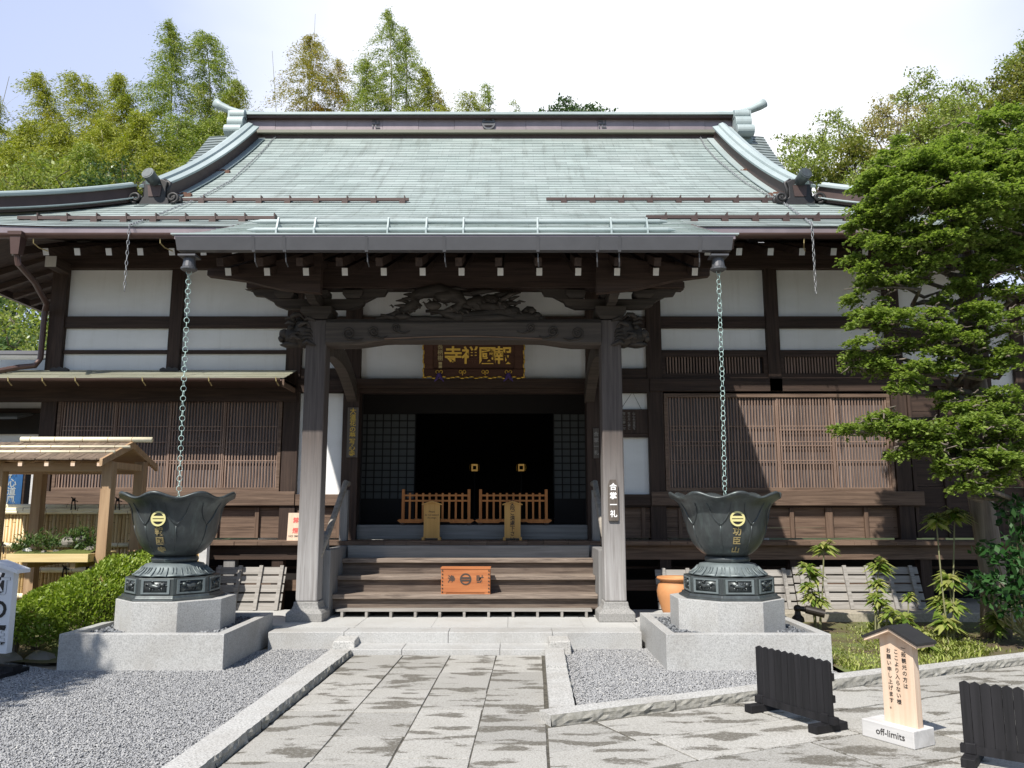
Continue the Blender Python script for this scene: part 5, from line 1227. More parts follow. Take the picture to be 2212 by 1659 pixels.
    lt.build('lettering', 'dullgold', b_); return u
urn(*URN[0], 'dark bronze lotus urn in front of the bamboo kiosk, left of the stair', '報國寺', R(-1.5), -pi/2+R(21), PHL)
urn(*URN[1], 'dark bronze lotus urn beside the terracotta jar, right of the stair', '功臣山', R(.5), -pi/2+R(23), PHL)
# terracotta jar
tj = T('terracotta_jar', 'tall orange terracotta jar standing behind the right urn', 'jar', (XA(1461, 1300, 10.5), 10.5, PLZ))
MB().lathe([(.145, .0), (.155, .01), (.195, .12), (.235, .26), (.243, .33), (.225, .41), (.195, .45), (.20, .465), (.235, .48), (.243, .495), (.235, .51), (.19, .495), (.18, .45), (.20, .3)], (tj.location.x, 10.5, PLZ), 40, capt=True).build('jar_body', 'terracotta', tj, smooth=True)
# slatted panels leaning against the underfloor
def leaning(label, x0, x1, ya, yb, za, zb, nb_, group='slatted panels leaning under the veranda', tilt=0):
    t_ = T('slatted_panel', label, 'wooden panel', ((x0+x1)/2, ya, za), 0, group); n = 5; P = lambda x, q, d=0: (x+tilt*q, ya+(yb-ya)*q-d, za+(zb-za)*q+d*.25)
    for i in range(n):
        q0, q1 = i/n+.008, (i+1)/n-.03; MB().hexa([P(x0, q0), P(x1, q0), P(x1, q0, -.02), P(x0, q0, -.02), P(x0, q1), P(x1, q1), P(x1, q1, -.02), P(x0, q1, -.02)]).build('plank', 'board', t_)
    for k in range(nb_):
        x = x0+(x1-x0)*(.06+.88*k/(nb_-1)); w = .025
        MB().hexa([P(x-w, 0, .035), P(x+w, 0, .035), P(x+w, 0, .002), P(x-w, 0, .002), P(x-w, 1, .035), P(x+w, 1, .035), P(x+w, 1, .002), P(x-w, 1, .002)]).build('batten', 'board', t_)
    return t_
leaning('grey slatted panel leaning beside the left porch column', XA(455, 1265, 11.25), XA(612, 1265, 11.3), 11.2, 11.44, PLZ, ZA(1222, 11.45), 4)
xa = XA(1421, 1265, 11.25)
leaning('grey slatted panel leaning behind the terracotta jar and right urn', xa, XA(1718, 1265, 11.3), 11.24, 11.45, .212, ZA(1228, 11.45), 6)
leaning('grey slatted panel leaning at the far right behind the tall striped plants', XA(1722, 1265, 11.25), XA(1993, 1265, 11.3), 11.22, 11.43, .212, ZA(1222, 11.43), 6)
# =====================================================================================
#  LEFT: kiosk, bamboo fence, tray garden, side wing, signs
# =====================================================================================
def bam_pole(mb, kn, a, b, r, step=.28, seed=0):
    rs = random.Random(seed); a, b = Vector(a), Vector(b); L_ = (b-a).length; d = (b-a)/L_; mb.tube([a, b], r, 12)
    t_ = rs.uniform(.05, step)
    while t_ < L_: kn.tube([a+d*(t_-.004), a+d*t_, a+d*(t_+.004)], [r*1.0, r*1.07, r*1.0], 12, False); t_ += step*rs.uniform(.8, 1.2)
ks = T('roofed_kiosk', 'small timber kiosk with bark roof and bamboo ridge poles left of the urn', 'kiosk', (-5.6, 10.1, 0))
KX0, KX1 = -6.9, -4.80; ey, ez, ry, rz0, by = 9.4, 2.15, 10.1, 2.40, 10.8
for x in (-6.18, -4.87):
    for y in (9.68, 10.5): MB().box(x-.062, x+.062, y-.062, y+.062, 0, 2.14 if y < 10 else 2.18).build('post', 'kiosk', ks, bevel=.005)
MB().box(KX0, KX1-.06, 9.62, 9.74, 2.02, 2.12).build('front_beam', 'kioskx', ks); MB().box(KX0, KX1-.06, 10.44, 10.56, 2.02, 2.12).build('rear_beam', 'kioskx', ks)
for x in (-6.18, -4.87): MB().box(x-.04, x+.04, 9.74, 10.44, 2.06, 2.14).build('cross_beam', 'kiosk', ks)
mb = MB()
nsh = 26
for i in range(nsh):
    a = KX0+(KX1-KX0)*i/nsh; b_ = KX0+(KX1-KX0)*(i+1)/nsh
    for (y0, z0, y1, z1) in ((ey, ez, ry, rz0), (by, ez+.0, ry, rz0)):
        for q in range(3):
            q0, q1 = q/3-.02, (q+1)/3+.08; h = .012-.003*q+rng.uniform(-.002, .004); f0 = lambda q_, d: (y0+(y1-y0)*q_, z0+(z1-z0)*q_+d)
            e = rng.uniform(-.012, .012); p = [f0(q0+e, .002), f0(min(q1, 1), .002), f0(min(q1, 1), .002+h), f0(q0+e, .006+h)]
            mb.add([(a, *p[0]), (b_-.004, *p[0]), (b_-.004, *p[1]), (a, *p[1]), (a, *p[3]), (b_-.004, *p[3]), (b_-.004, *p[2]), (a, *p[2])], [(0,1,2,3), (4,7,6,5), (0,4,5,1), (1,5,6,2), (2,6,7,3), (3,7,4,0)])
mb.build('bark_roof', 'bark', ks)
MB().add([(KX0, ey+.03, ez-.01), (KX1-.02, ey+.03, ez-.01), (KX1-.02, ry, rz0-.01), (KX0, ry, rz0-.01), (KX1-.02, by-.03, ez-.01), (KX0, by-.03, ez-.01)], [(0,1,2,3), (3,2,4,5)]).build('roof_boarding', 'kioskx', ks)
for s_, y in ((1, ey), (-1, by)):
    MB().hexa([(KX1-.035, y-.04*s_, ez-.075), (KX1, y-.04*s_, ez-.075), (KX1, ry, rz0-.07), (KX1-.035, ry, rz0-.07), (KX1-.035, y-.04*s_, ez+.005), (KX1, y-.04*s_, ez+.005), (KX1, ry, rz0+.015), (KX1-.035, ry, rz0+.015)]).build('barge_board', 'kioskx', ks)
for i in range(8):
    x = XA(215-56.8*i, 993, ey)
    if x < KX0: break
    o = MB().beam((x, ey+.0, ez-.055), (x, ry, rz0-.05), .05, .05).build('roof_rafter', 'kiosk', ks); MB().box(x-.024, x+.024, ey-.005, ey+.001, ez-.078, ez-.033).build('rafter_end', 'cypress', o)
for nm, a, b_, r in (('ridge_pole', (XA(45, 960, ry), ry, rz0+.045), (XA(328, 960, ry), ry, rz0+.04), .034), ('roof_pole', (KX0-.2, 9.83, 2.33), (XA(281, 968, 9.83), 9.83, 2.33), .017), ('roof_pole', (KX0-.2, 9.62, 2.255), (XA(248, 978, 9.62), 9.62, 2.255), .017)):
    p, k = MB(), MB(); bam_pole(p, k, a, b_, r, .37, 4); o = p.build(nm, 'bamboo', ks, smooth=True); k.build('knot', 'bambooknot', o, smooth=True)
# tray garden
ty0, ty1, tz = 9.48, 10.15, .96; tx0, tx1 = XA(12, 1205, ty0), XA(190, 1205, ty0)
tr = T('tray_garden', 'yellow wooden tray of moss and rocks on the kiosk', 'tray', ((tx0+tx1)/2, 9.8, tz))
for a in ((tx0, tx1, ty0, ty0+.03), (tx0, tx1, ty1-.03, ty1), (tx0, tx0+.03, ty0+.032, ty1-.032), (tx1-.03, tx1, ty0+.032, ty1-.032)): MB().box(a[0], a[1], a[2], a[3], tz, tz+.095).build('tray_side', 'traywood', tr, bevel=.003)
MB().box(tx0+.03, tx1-.03, ty0+.03, ty1-.03, tz, tz+.06).build('tray_base', 'traywood', tr)
for x in (tx0+.2, tx1-.2): MB().box(x-.03, x+.03, ty0+.05, ty1+.4, tz-.07, tz-.002).build('bearer', 'kiosk', tr)
mb = MB(); n = 16
for i in range(n):
    for j in range(8):
        x = tx0+.03+(tx1-tx0-.06)*i/(n-1); y = ty0+.03+(ty1-ty0-.06)*j/7; mb.v.append((x, y, tz+.08+.05*sin(pi*j/7)*(1+.5*sin(x*7))))
for i in range(n-1):
    for j in range(7): a = i*8+j; mb.f.append((a, a+8, a+9, a+1))
mb.build('moss_bed', 'moss', tr, smooth=True)
for u, v, r, mat in ((150, 1170, .085, 'rock'), (192, 1190, .07, 'rock'), (58, 1190, .05, 'paintwhite'), (120, 1192, .035, 'rock'), (175, 1166, .06, 'rock'), (95, 1193, .03, 'rock')):
    p = at(u, v, 9.72); MB().blob((p[0], 9.72, max(tz+.10, p[2])), (r*1.1, r*.8, r*.8), 8, 6, .2).build('garden_rock', mat, tr)
for i, (u, v, r) in enumerate(((42, 1180, .11), (62, 1170, .14), (95, 1165, .16), (120, 1172, .12), (160, 1158, .13), (172, 1180, .11), (195, 1172, .13), (180, 1150, .12))):
    p = np.array(at(u, v, 9.75)); t_ = T('tray_fern', 'small fern growing in the yellow tray garden', 'fern', tuple(p-np.array((0, 0, .1))), 0, 'ferns in the tray garden')
    MB().tube([p-np.array((0, 0, .12)), p], .006, 5).build('stem', 'stem', t_); leaves('foliage', p+rng.normal(size=(260, 3))*np.array((r*.55, r*.5, r*.35)), 'lfern', t_, .05, .014, .2, .5, p-np.array((0, 0, .1)))
# bamboo fence
bf = T('bamboo_fence', 'tan bamboo fence of upright canes with tied rails behind the kiosk', 'fence', (-5.7, 10.75, 0)); BY = 10.75; BX1 = -4.12
mb, kn = MB(), MB(); x = -7.6; rs = random.Random(8)
while x < BX1:
    r = rs.uniform(.019, .025); bam_pole(mb, kn, (x, BY+rs.uniform(-.004, .004), .05), (x+rs.uniform(-.003, .003), BY, 1.56+rs.uniform(-.02, .01)), r, .34, rs.random()); x += 2*r-.001
o = mb.build('cane_panel', 'slat', bf, smooth=True, fix=False); kn.build('knot', 'bambooknot', o, fix=False)
for z, r, dy in ((1.60, .036, .04), (1.56, .03, -.05), (1.53, .03, -.05), (1.10, .032, -.05), (.78, .035, -.055), (.45, .035, -.055)):
    p, k = MB(), MB(); bam_pole(p, k, (-7.7, BY+dy, z), (BX1+.03, BY+dy, z), r, .36, z); o = p.build('fence_rail', 'bamboo', bf, smooth=True); k.build('knot', 'bambooknot', o)
for u, v in ((75, 1086), (160, 1085), (255, 1085), (283, 1178), (5, 1180), (141, 1232), (190, 1232), (330, 1178)):
    p = at(u, v, BY-.09); mb = MB()
    for dx in (-.012, .012): mb.tube([(p[0]+dx, BY-.1, p[2]+.06), (p[0]+dx*1.6, BY-.105, p[2]), (p[0]+dx*2.4, BY-.095, p[2]-.10)], .008, 5)
    mb.blob((p[0], BY-.105, p[2]+.03), (.02, .015, .02), 8, 5); mb.tube([(p[0], BY-.105, p[2]+.03), (p[0]-.03, BY-.11, p[2]+.07)], .007, 5); mb.tube([(p[0], BY-.105, p[2]+.03), (p[0]+.06, BY-.11, p[2]+.01)], .007, 5); mb.build('cord_tie', 'cord', bf)
MB().box(BX1, BX1+.1, BY-.05, BY+.05, 0, 1.3).build('end_post', 'whitewood', bf)
pst = T('short_stake', 'short square timber stake between the kiosk post and the urn', 'stake', (-4.72, 10.2, 0)); MB().box(-4.775, -4.665, 10.15, 10.25, 0, 1.05).build('stake', 'kiosk', pst, bevel=.006); MB().box(-4.785, -4.655, 10.14, 10.26, 1.05, 1.065).build('stake_cap', 'kiosk', pst)
# poster board
pb = T('poster_board', 'blue poster with brush characters seen between the kiosk posts', 'poster', (XA(32, 1050, 11.3), 11.3, 0))
z0, z1 = ZA(1090, 11.3), ZA(1014, 11.3)
MB().box(-.26, .10, 0, .01, z0, z1).build('sheet', 'poster', pb, local=True); MB().text('禅心道風', (-.04, 0, (z0+z1)/2), .125, bold=.02, gap=.95).build('lettering', 'posterink', pb, local=True)
MB().box(-.32, .13, .01, .03, z0-.1, z1+.14).build('backboard', 'dark', pb, local=True); MB().box(-.32, -.27, .012, .03, 0, z0-.1).box(.06, .11, .012, .03, 0, z0-.1).build('leg', 'kiosk', pb, local=True)
MB().box(.205, .30, .02, .08, 0, z1+.12).build('white_upright', 'whitewood', pb, local=True)
MB().box(-.4, .30, .02, .08, z1+.12, z1+.15).build('white_rail', 'whitewood', pb, local=True)
# side wing on the left
sw = T('side_wing', 'low plastered side wing with grey roof beyond the left corner', 'building', (-9.5, 15, 0)); WX1 = -7.3; WY2 = 12.9
MB().box(-14, WX1, WY2, 17, 0, ZA(765, 15)-.5).build('wall', 'plaster', sw)
zf2 = ZA(815, 12.3); zr2 = ZA(766, 15.0)
stepped_sheet('roof', list(np.linspace(0, 2.9, 18)), lambda s: (-14.5, WX1+.05), lambda x, s: zf2-.05+(zr2-zf2+.05)*s/2.9, 'sideroof', lambda s: 12.15+s, sw, nx=14)
MB().tube([(-14.5, 15.05, zr2+.02), (WX1, 15.05, zr2+.02)], .07, 10).build('ridge_cap', 'gutgrey', sw)
for v0, v1 in ((883, 893), (812, 830)): MB().box(-14, WX1, WY2-.06, WY2, ZA(v1, WY2), ZA(v0, WY2)).build('wall_rail', 'dark', sw)
MB().box(-14, WX1, WY2-.07, WY2-.001, ZA(938, WY2), ZA(895, WY2)).build('dark_boarding', 'interior', sw)
mb = MB().hexa([(-14, 12.2, ZA(915, 12.2)), (-7.75, 12.4, ZA(905, 12.4)), (-7.75, WY2-.08, ZA(898, WY2)), (-14, WY2-.08, ZA(900, WY2)), (-14, 12.2, ZA(908, 12.2)), (-7.75, 12.4, ZA(900, 12.4)), (-7.75, WY2-.08, ZA(893, WY2)), (-14, WY2-.08, ZA(893, WY2))]); mb.build('entrance_canopy', 'sideroof', sw)
MB().box(-14, WX1, WY2-.05, WY2-.002, .2, ZA(960, WY2)).build('dark_doorway', 'interior', sw)
# white sign
wsn = T('white_garden_sign', 'tall white signboard with black brush characters at the left edge', 'sign', (-5.00, 7.93, 0), R(-4))
MB().prism([(-.185, .215), (.185, .215), (.185, .985), (0, 1.05), (-.185, .985)], (0, -.03, 0), (1,0,0), (0,0,1), (0, .08, 0)).build('board', 'whitesign', wsn, local=True, bevel=.004)
for s_ in (-1, 1): MB().hexa([(0, -.08, 1.045), (s_*.255, -.08, .965), (s_*.255, .11, .965), (0, .11, 1.045), (0, -.08, 1.085), (s_*.255, -.08, 1.0), (s_*.255, .11, 1.0), (0, .11, 1.085)]).build('cap_board', 'whitesign', wsn, local=True)
MB().text('竹の庭', (.055, -.03, .63), .21, bold=.03, gap=1.12).box(.12, .14, -.034, -.03, .30, .32).build('lettering', 'ink', wsn, local=True)
MB().box(-.06, .06, 0, .05, .06, .215).build('leg', 'black', wsn, local=True); MB().box(-.28, .28, -.05, .08, .055, .10).box(-.28, -.17, -.2, .22, 0, .055).box(.15, .26, -.2, .22, 0, .055).build('base', 'black', wsn, local=True)
# =====================================================================================
#  RIGHT: black fences, wooden sign, spotlight
# =====================================================================================
def black_fence(label, p0, p1, H, first=None):
    d = Vector((p1[0]-p0[0], p1[1]-p0[1])); L_ = d.length; t_ = T('black_fence', label, 'fence', (p0[0], p0[1], .02), atan2(d.y, d.x), 'black fences on the paving'); n = 11; w = L_/n
    for i in range(n):
        x = i*w; MB().prism([(x+.0015, .105), (x+w-.0015, .105), (x+w-.0015, H-.015), (x+w/2, H), (x+.0015, H-.015)], (0, -.012, 0), (1,0,0), (0,0,1), (0, .02, 0)).build('board', 'black', t_, local=True)
    MB().box(.0, L_+.0, .009, .03, .20, .25).box(0, L_, .009, .03, H-.14, H-.09).build('rail', 'black', t_, local=True); MB().box(-.02, L_+.02, -.022, .03, .055, .105).build('bottom_rail', 'black', t_, local=True)
    for x in (.04, L_-.06): MB().box(x-.04, x+.04, -.15, .16, 0, .055).box(x-.03, x+.03, -.03, .04, .056, .12).build('foot', 'black', t_, local=True, bevel=.004)
    return t_
black_fence('low black board fence in front of the right granite basin', gnd(1640, 1538), gnd(1803, 1590), .49)
black_fence('low black board fence cut off by the right picture edge', gnd(2086, 1652), (gnd(2086, 1652)[0]+.50, gnd(2086, 1652)[1]-.40), .49)
A_, B_ = Vector((2.447, 5.87)), Vector((2.643, 5.53)); ang = atan2(B_.y-A_.y, B_.x-A_.x)
og = T('off_limits_sign', 'pale roofed wooden sign on a white block reading off-limits', 'sign', (A_.x, A_.y, .02), ang)
BL = (B_-A_).length; Hh = .765
MB().box(0, BL, 0, .225, 0, .115).build('base_block', 'whitewood', og, local=True, bevel=.006)
x0, x1 = BL*.31, BL*.94
MB().prism([(x0, .112), (x1, .112), (x1, Hh-.075), ((x0+x1)/2, Hh-.03), (x0, Hh-.075)], (0, .085, 0), (1,0,0), (0,0,1), (0, .06, 0)).build('board', 'cypress', og, local=True, bevel=.003)
xm = (x0+x1)/2
for s_ in (-1, 1):
    e = xm+s_*(x1-x0)*.80
    MB().hexa([(xm, .02, Hh-.03), (e, .02, Hh-.118), (e, .22, Hh-.118), (xm, .22, Hh-.03), (xm, .02, Hh-.012), (e, .02, Hh-.10), (e, .22, Hh-.10), (xm, .22, Hh-.012)]).build('eave_board', 'cypress', og, local=True)
    MB().hexa([(xm, .01, Hh-.011), (e+s_*.012, .01, Hh-.103), (e+s_*.012, .23, Hh-.103), (xm, .23, Hh-.011), (xm, .01, Hh+.008), (e+s_*.012, .01, Hh-.085), (e+s_*.012, .23, Hh-.085), (xm, .23, Hh+.008)]).build('cap_board', 'onidark', og, local=True)
mb = MB()
for s_, x, top in (('一般観光の方は', .73, .645), ('ここより入らない様', .50, .615), ('お願い申し上げます。', .27, .615)):
    sz = .0355; n_ = len(s_); mb.text(s_, (x0+(x1-x0)*x, .085, top-n_*sz*1.16/2), sz, bold=.008, gap=1.16)
mb.build('lettering', 'ink', og, local=True)
# serif lettering on the block, built stroke by stroke on top of the plain letters
mb = MB().text('off-limits', (BL*.56, 0, .062), .062, vertical=False, bold=.003)
mb.build('block_lettering', 'ink', og, local=True)
sl = T('garden_spotlight', 'small bronze garden spotlight on a stub behind the right basin', 'spotlight', (XA(1728, 1345, 10.0), 10.0, .05)); lx = sl.location.x
MB().lathe([(.06, .05), (.06, .20), (.05, .22)], (lx-.02, 10, 0), 14).build('stub', 'concrete', sl); MB().lathe([(.075, .22), (.07, .27), (.04, .30), (.03, .36)], (lx-.02, 10, 0), 14).build('swivel_base', 'spot', sl); MB().blob((lx-.02, 10, .375), (.05, .05, .045), 10, 7).build('swivel_knuckle', 'spot', sl, smooth=True)
MB().tube([(lx, 9.99, .375), (lx+.06, 9.97, .37), (lx+.07, 9.97, .37), (lx+.27, 9.9, .325)], [.03, .035, .05, .052], 14).build('barrel', 'spot', sl)
# =====================================================================================
#  PLANTS
# =====================================================================================
def striped_plant(label, spec, base, group='striped plants by the veranda'):
    """stems with whorls of drooping leaves: spec [(u, v, Y, radius, leaves)], base stems meet the soil at (u, Y)"""
    bx = XA(base[0], 1350, base[1]); t_ = T('striped_plant', label, 'plant', (bx, base[1], .07), 0, group); st_ = MB(); V = []
    for u, v, Y, r, n in spec:
        p = Vector(at(u, v, Y)); b0 = Vector((bx+rng.uniform(-.05, .05), base[1]+rng.uniform(-.04, .04), .04)); md = (p+b0)/2+Vector((rng.uniform(-.03, .03), 0, 0)); st_.tube([b0, md, p], [.011, .009, .008], 6)
        for i in range(int(n*1.6)):
            a = rng.uniform(0, 2*pi); el = rng.uniform(-.35, .9); L_ = r*rng.uniform(.75, 1.25); w = L_*.15; dx, dy = cos(a), sin(a); up = sin(el); o = p+Vector((0, 0, rng.uniform(-.3, .15)*r))
            q = [o, o+Vector((dx*cos(el), dy*cos(el), up))*L_*.5, o+Vector((dx*cos(el)*.98, dy*cos(el)*.98, up*.75-.32))*L_]
            sd = Vector((-dy, dx, 0)); m1 = q[1]
            k = len(V); V += [tuple(q[0]), tuple(m1+sd*w-Vector((0, 0, w*.35))), tuple(q[2]), tuple(m1-sd*w-Vector((0, 0, w*.35)))]
    V = np.array(V); k = len(V)//4; V = V.reshape(k, 4, 3)
    mid = (V[:, 1]+V[:, 3])/2+np.array((0, 0, .012)); VV = np.concatenate([V, mid[:, None]], 1).reshape(-1, 3)
    F = np.concatenate([np.stack([np.arange(k)*5+i for i in (0, 1, 2, 4)], 1), np.stack([np.arange(k)*5+i for i in (0, 4, 2, 3)], 1)])
    fast_mesh('leaf_whorl', VV, F, 'lvar', t_); st_.build('stem', 'stem', t_)
striped_plant('striped plant with one high tuft right of the spotlight', [(1780, 1182, 10.2, .19, 34), (1744, 1228, 10.1, .17, 30), (1762, 1240, 10.2, .15, 24), (1744, 1265, 10.1, .15, 26), (1752, 1290, 10.1, .17, 34), (1770, 1298, 10.1, .15, 26)], (1768, 10.1))
striped_plant('striped plant with stacked tufts behind the roofed wooden sign', [(1899, 1222, 10.1, .20, 40), (1895, 1262, 10.1, .16, 30), (1890, 1292, 10.0, .16, 30), (1903, 1305, 10.0, .15, 26), (1920, 1325, 9.9, .15, 24)], (1895, 9.95))
striped_plant('low striped plant with two small tufts between taller ones', [(1962, 1290, 10.1, .12, 20), (1955, 1335, 10.0, .17, 34)], (1958, 10.0))
striped_plant('tallest striped plant, two bare stems with high tufts near the cypress trunk', [(2022, 1122, 9.7, .20, 40), (2062, 1112, 9.7, .22, 44), (2050, 1255, 9.7, .23, 44), (2035, 1300, 9.7, .21, 40), (2060, 1310, 9.6, .19, 34), (2045, 1345, 9.5, .20, 40)], (2050, 9.45))
striped_plant('low broad striped plant at the foot of the cypress', [(2155, 1338, 9.4, .22, 36), (2150, 1350, 9.4, .18, 24)], (2152, 9.4))
striped_plant('small striped plant in the grass right of the roofed sign', [(1980, 1378, 8.9, .17, 34), (2000, 1395, 8.8, .17, 34), (1968, 1360, 9.0, .12, 20)], (1985, 8.85))
# grass of the flower bed
P = rng.uniform((2.6, 7.6), (8.2, 10.8), size=(42000, 2)); bed = [(3.2, 7.72), (3.2, 10.7), (8.5, 10.8), (8.5, 10.0), (K2[0]-.1, K2[1]+.3), (K1[0]+1.25, K1[1]+.75)]
P = P[in_poly(P[:, 0], P[:, 1], bed)]; dn = .5+.5*np.sin(P[:, 0]*1.7+1.0)*np.cos(P[:, 1]*2.1)-.18*(P[:, 0]-4.2)+.3*np.sin(P[:, 0]*7)*np.sin(P[:, 1]*6); P = P[rng.random(len(P)) < np.clip(dn*1.0+.15, .03, 1)][:9000]
k = len(P); a = rng.uniform(0, 2*pi, k); h = rng.uniform(.02, .065, k)*(1+.4*np.sin(P[:, 0]*3)); ln = rng.uniform(.2, 1.0, k)*h; w = .0045
b0 = np.stack([P[:, 0], P[:, 1], np.full(k, .05)], 1); sd = np.stack([-np.sin(a), np.cos(a), 0*a], 1)*w*1.4; md = b0+np.stack([np.cos(a)*ln*.35, np.sin(a)*ln*.35, h*.75], 1); tp = b0+np.stack([np.cos(a)*ln, np.sin(a)*ln, h], 1)
V = np.stack([b0-sd, b0+sd, md+sd*.8, tp, md-sd*.8], 1).reshape(-1, 3); F = np.arange(5*k).reshape(k, 5); tag(fast_mesh('grass', V, F, 'lgrass'), 'bright tufty grass growing in the flower bed on the right', 'grass', kind='stuff')
# azalea bush: dense mound of small leaves on short stems
az = T('azalea_bush', 'clipped azalea bush mounded between the white sign and the left basin', 'bush', (-4.85, 9.3, .1)); C = []
ell = [((-5.10, 8.72, .36), (.42, .36, .27)), ((-4.96, 8.98, .40), (.46, .42, .35)), ((-4.78, 9.3, .46), (.46, .45, .42)), ((-4.64, 9.66, .52), (.44, .46, .50)), ((-4.50, 10.1, .56), (.43, .45, .52))]
def shell(ell, n, lo=.82):
    out_ = []
    for (c, r) in ell:
        q = unit(rng.normal(size=(n, 3))); q = q[q[:, 2] > -.55]; p = np.array(c)+q*np.array(r)*rng.uniform(lo, 1.03, (len(q), 1)); p += .018*np.sin(p[:, [1, 2, 0]]*17)
        keep = np.ones(len(p), dtype=bool)
        for (c2, r2) in ell:
            if c2 != c: keep &= (((p-np.array(c2))/np.array(r2))**2).sum(1) > .72
        out_.append(p[keep])
    return np.concatenate(out_)
P = shell(ell, 13000, .86); leaves('foliage', P, 'lbush', az, .040, .020, -.3, .3, np.array((-4.8, 9.3, .1)))
mb = MB()
for i in range(16):
    e = ell[i % 5][0]; b0 = (e[0]+rng.uniform(-.15, .15), e[1]+rng.uniform(-.15, .15), .1); mb.tube([b0, (b0[0]+rng.uniform(-.08, .08), b0[1]+rng.uniform(-.08, .08), .3), (e[0]+rng.uniform(-.3, .3), e[1]+rng.uniform(-.3, .3), e[2]+.1)], [.022, .018, .006], 6)
mb.build('stem', 'trunk', az)
# camellia at the right edge
cm = T('camellia_shrub', 'dark glossy camellia climbing the trunk at the right edge', 'shrub', (5.85, 9.2, .08)); C = np.array([at(u, v, y) for u, v, y in ((2170, 1085, 9.2), (2190, 1120, 9.1), (2205, 1160, 9.0), (2150, 1195, 9.1), (2130, 1190, 9.2), (2190, 1210, 8.9), (2125, 1250, 9.1), (2160, 1260, 9.0), (2200, 1270, 8.9), (2150, 1290, 9.0), (2185, 1310, 8.9), (2210, 1240, 8.8), (2110, 1265, 9.1), (2205, 1100, 9), (2220, 1300, 8.9), (2215, 1190, 8.9))])
leaves('foliage', clumps(C, .19, 46, .8), 'lgloss', cm, .10, .05, .25, .6, None); mb = MB()
for c in C: mb.tube([(5.85+rng.uniform(-.1, .1), 9.25, .05), (c[0]*.6+5.85*.4, 9.2, c[2]*.5), tuple(c)], [.014, .011, .004], 5)
mb.build('stem', 'stem', cm)
# =====================================================================================
#  TREES
# =====================================================================================
def limb(mb, a, b, r0, r1, n=6, wob=.12):
    a, b = Vector(a), Vector(b); L_ = (b-a).length; pts = []
    for i in range(n): t_ = i/(n-1); pts.append(a.lerp(b, t_)+Vector((rng.normal(), rng.normal(), rng.normal()*.6))*(wob*L_*.25*sin(pi*t_))+Vector((0, 0, .06*L_*sin(pi*t_))))
    mb.tube(pts, [r0+(r1-r0)*i/(n-1) for i in range(n)], 7); return pts
# --- the big clipped cypress on the right: layered pads of flat sprays ---
cy = T('cypress_tree', 'large cloud pruned cypress filling the right edge before the hall', 'tree', (5.72, 9.75, 0)); TX, TY = 5.72, 9.75
trk = MB(); trk.tube([(TX, TY, 0), (TX+.03, TY, .8), (TX-.05, TY, 1.8), (TX+.05, TY, 2.8), (TX-.02, TY+.02, 3.7), (TX+.12, TY+.05, 4.4), (TX+.05, TY+.05, 5.1), (TX+.1, TY, 5.75)], [.17, .14, .135, .13, .12, .11, .08, .03], 14)
pads = [  # (u, v, Y, rx, rz) crown pads, dense above
 (2015, 318, 9.6, .45, .22), (1960, 365, 9.5, .5, .26), (2085, 300, 9.8, .5, .22), (2160, 285, 9.9, .5, .22), (2200, 320, 9.7, .55, .3), (1920, 400, 9.4, .45, .30), (2020, 380, 9.2, .65, .35), (2120, 340, 9.3, .65, .35), (2190, 390, 9.2, .6, .35),
 (1885, 470, 9.5, .36, .25), (1960, 450, 9.2, .55, .33), (2050, 450, 9.0, .6, .33), (2140, 440, 9.0, .6, .33), (2200, 480, 9.1, .5, .3), (1865, 540, 9.5, .33, .22), (1930, 530, 9.3, .48, .26), (2010, 525, 9.1, .5, .25), (2090, 540, 9.4, .45, .2), (2190, 560, 9.2, .5, .26),
 (1862, 610, 9.5, .34, .2), (1850, 660, 9.5, .24, .16), (1920, 598, 9.4, .35, .15), (1990, 590, 9.4, .3, .12), (2120, 610, 9.3, .4, .16), (2195, 625, 9.2, .4, .2),
 (1856, 692, 9.4, .26, .13), (1920, 690, 9.3, .40, .13), (1985, 680, 9.3, .38, .14), (2060, 668, 9.3, .40, .14), (2130, 690, 9.2, .36, .14), (2200, 700, 9.1, .4, .2),
 (1868, 745, 9.4, .33, .16), (1850, 785, 9.4, .24, .13), (1905, 795, 9.4, .3, .12), (1925, 740, 9.3, .28, .1), (2000, 735, 9.2, .45, .16), (2075, 730, 9.2, .4, .15), (2140, 750, 9.2, .33, .16), (2205, 780, 9.1, .35, .2),
 (1985, 800, 9.3, .45, .12), (1940, 830, 9.2, .26, .10), (2050, 795, 9.3, .35, .10), (2060, 862, 9.2, .26, .09), (2160, 850, 9.2, .42, .14), (2205, 890, 9.0, .3, .14), (2120, 880, 9.1, .28, .08),
 (1872, 905, 9.2, .30, .12), (1845, 925, 9.2, .20, .09), (1905, 915, 9.2, .28, .10), (1950, 935, 9.1, .30, .11), (1990, 925, 9.1, .32, .10), (2050, 935, 9.0, .40, .11), (2110, 925, 9.0, .38, .12), (2180, 940, 9.0, .40, .12), (1960, 968, 9.1, .22, .09), (2010, 960, 9.0, .30, .10), (2090, 965, 8.9, .36, .09),
 (2085, 1015, 8.9, .30, .09), (2140, 1005, 8.9, .36, .10), (2195, 1020, 8.9, .34, .11), (2110, 1050, 8.9, .24, .07), (2190, 990, 9, .3, .1), (2060, 1000, 9.0, .2, .06)]
pads = [(u+13 if u < 1960 else u+4, v, Y, rx*.93, rz) for u, v, Y, rx, rz in pads]
Pp, Oo = [], []
